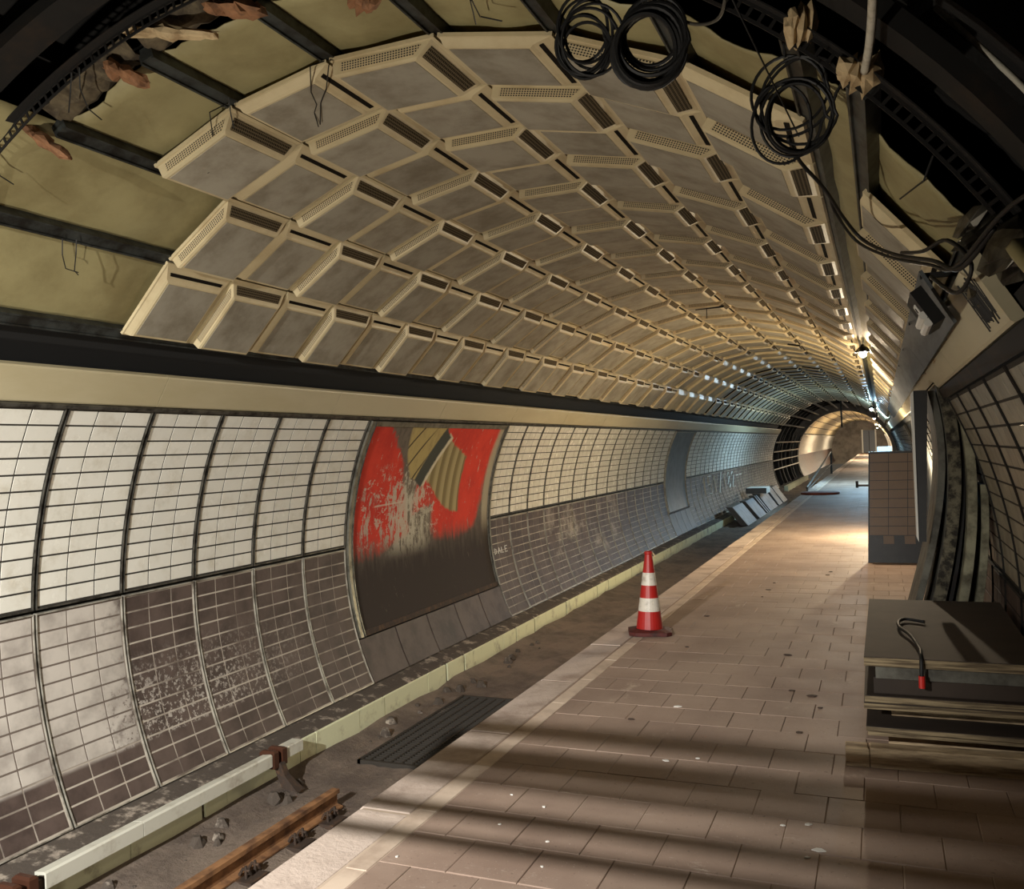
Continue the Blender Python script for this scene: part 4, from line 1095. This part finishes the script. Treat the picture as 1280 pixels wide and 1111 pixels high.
def tile_panel():
    root = empty('tiled_panel', (.14, 12.95, 0)); root.rotation_euler = (0, 0, R_(2))
    # panel faces the viewer, curved, top leaning back
    def P(h, dy=0): return (.10*(1-h/1.46)**2*-1.6 + dy)
    w = .36; n = 12; L = []
    for i in range(n+1):
        z = 1.47*i/n; y = P(z); x = .06*z/1.47
        L.append([(-w+x, y, z), (w+x, y, z), (w+x, y+.05, z), (-w+x, y+.05, z)])
    b = MB(); b.rings(L); b.build('tray', 'black_panel', root)
    for r in range(9):
        for c in range(3):
            z = .36+.121*r; y = P(z+.05)-.008; x = .06*z/1.47
            t = MB(); tx = -w+.02+.235*c+x
            t.rings([[(tx, P(z)-.010, z), (tx+.228, P(z)-.010, z), (tx+.228, P(z)+.004, z), (tx, P(z)+.004, z)], [(tx+.003, P(z+.113)-.010, z+.113), (tx+.231, P(z+.113)-.010, z+.113), (tx+.231, P(z+.113)+.004, z+.113), (tx+.003, P(z+.113)+.004, z+.113)]])
            t.build('tile', 'tan_tile', root)
    for tx in (-.16, .10):
        t = MB(); z = .245; t.rings([[(tx, P(z)-.01, z), (tx+.13, P(z)-.01, z), (tx+.13, P(z), z), (tx, P(z), z)], [(tx, P(.35)-.01, .35), (tx+.13, P(.35)-.01, .35), (tx+.13, P(.35), .35), (tx, P(.35), .35)]]); t.build('tile', 'tan_tile', root)
    h = MB(); h.tube([(-w+.05, .0, 1.02), (-w-.10, .0, 1.02)], .016, 6); h.tube([(-w-.10, 0, .99), (-w-.10, 0, 1.08)], .02, 6); h.build('hook', 'black_panel', root)
    tag(root, 'tan tiled wall panel standing on end, its lowest tiles missing', 'wall panel')
mat('tan_tile', (112, 92, 70), .45, dirt=(108, 88, 68), scale=4, lo=.4, hi=.7, var=.1)
tile_panel()
def lid():
    root = empty('cover_disc', (-1.78, 28.9, 0)); 
    b = MB(); b.lathe([(.01, .0), (.50, .0), (.52, .03), (.50, .06), (.40, .075), (.01, .085)], 30); b.build('disc', 'lid_rust', root, True)
    r = MB(); r.lathe([(.50, .0), (.56, .0), (.57, .05), (.53, .07), (.50, .05)], 30); r.build('rim', 'lid_rust', root, True)
    tag(root, 'rusty dark red disc lying on the far platform', 'cover')
lid()
def cabinet_():
    root = empty('cabinet', (.12, 37.6, 0))
    b = MB(); b.bbox(-.26, .26, -.22, .22, .06, 1.32, .01); b.build('body', 'cabinet', root)
    d = MB(); d.box(-.24, .24, -.235, -.221, .10, 1.28); d.build('door', 'cabinet', root)
    p = MB(); p.box(-.25, .25, -.2, .2, 0, .06); p.build('plinth', 'black_steel', root)
    h = MB(); h.box(.17, .19, -.25, -.235, .62, .74); h.build('handle', 'black_steel', root)
    tag(root, 'pale blue cabinet far along the right side of the platform', 'cabinet')
cabinet_()
def duct():
    root = empty('cable_duct', (.2, 10, 2.2)); inv = Matrix.Translation(-Vector(root.location))
    y0, y1 = 3.95, 22
    for i in range(7):
        a, b = y0 + (y1-y0)*i/7, y0 + (y1-y0)*(i+1)/7
        d = MB(); q = [(.165, 2.315), (.285, 2.095), (.297, 2.102), (.177, 2.322)]
        d.rings([[(x, y, z) for x, z in q] for y in (a+.004, b-.004)]); o = d.build('cover', 'duct', root); o.matrix_parent_inverse = inv
    for yy in [3.97+1.6*i for i in range(12)]:
        s = MB(); s.box(.17, .42, yy, yy+.03, 2.29, 2.31); o = s.build('bracket', 'black_steel', root); o.matrix_parent_inverse = inv
    tag(root, 'tilted grey metal cable duct under the right side of the vault', 'duct')
    rng = random.Random(11)
    for i in range(9):
        y = 4.8+i*1.25; crumple('duct_rubbish', (.335+rng.uniform(-.02, .02), y, 2.13+rng.uniform(-.02, .03)), (.05, .35+rng.uniform(0, .2), .06), 'kraft_pale' if i % 2 else 'foil', ['first', 'second', 'third', 'fourth', 'fifth', 'sixth', 'seventh', 'eighth', 'last'][i] + ' torn scrap in the gap behind the grey duct, from the near end', 'scrap', 40+i, 'scraps behind the duct')
duct()
def fixture():
    root = empty('emergency_light', (.27, 3.7, 2.08)); inv = Matrix.Translation(-Vector(root.location))
    def part(mb, nm, m): o = mb.build(nm, m, root); o.matrix_parent_inverse = inv
    m = frame_at(58.2, 2.90, 3.62) @ Matrix.Scale(.55, 4)
    b = MB(); b.bbox(-.14, .12, -.20, .42, -.02, .06, .0, m); part(b, 'housing', 'fixture_black')
    p = MB(); p.box(-.075, .005, -.02, .13, -.026, -.02, m); part(p, 'sign_plate', 'fixture_white')
    a = MB(); a.rings([[m @ Vector(q) for q in ((-.055, .03, z), (-.02, .03, z), (-.02, .075, z), (-.0375, .09, z), (-.055, .075, z))] for z in (-.0285, -.026)]); part(a, 'sign_symbol', 'black_ink')
    for x in (.03, .085):
        t = MB(); t.tube([m @ Vector((x, -.18, -.035)), m @ Vector((x, .40, -.035))], .016, 8); part(t, 'tube', 'fixture_white')
    tag(root, 'black emergency light box with white tubes above the scrawled strip', 'light fitting')
fixture()

cable('hanging_rod', [(-1.80, 48.0, 3.74), (-1.79, 48.0, 2.25)], .05, 'thin dark rod hanging from the vault before the far arch', 'rod', 'steel_rail', sub=2)
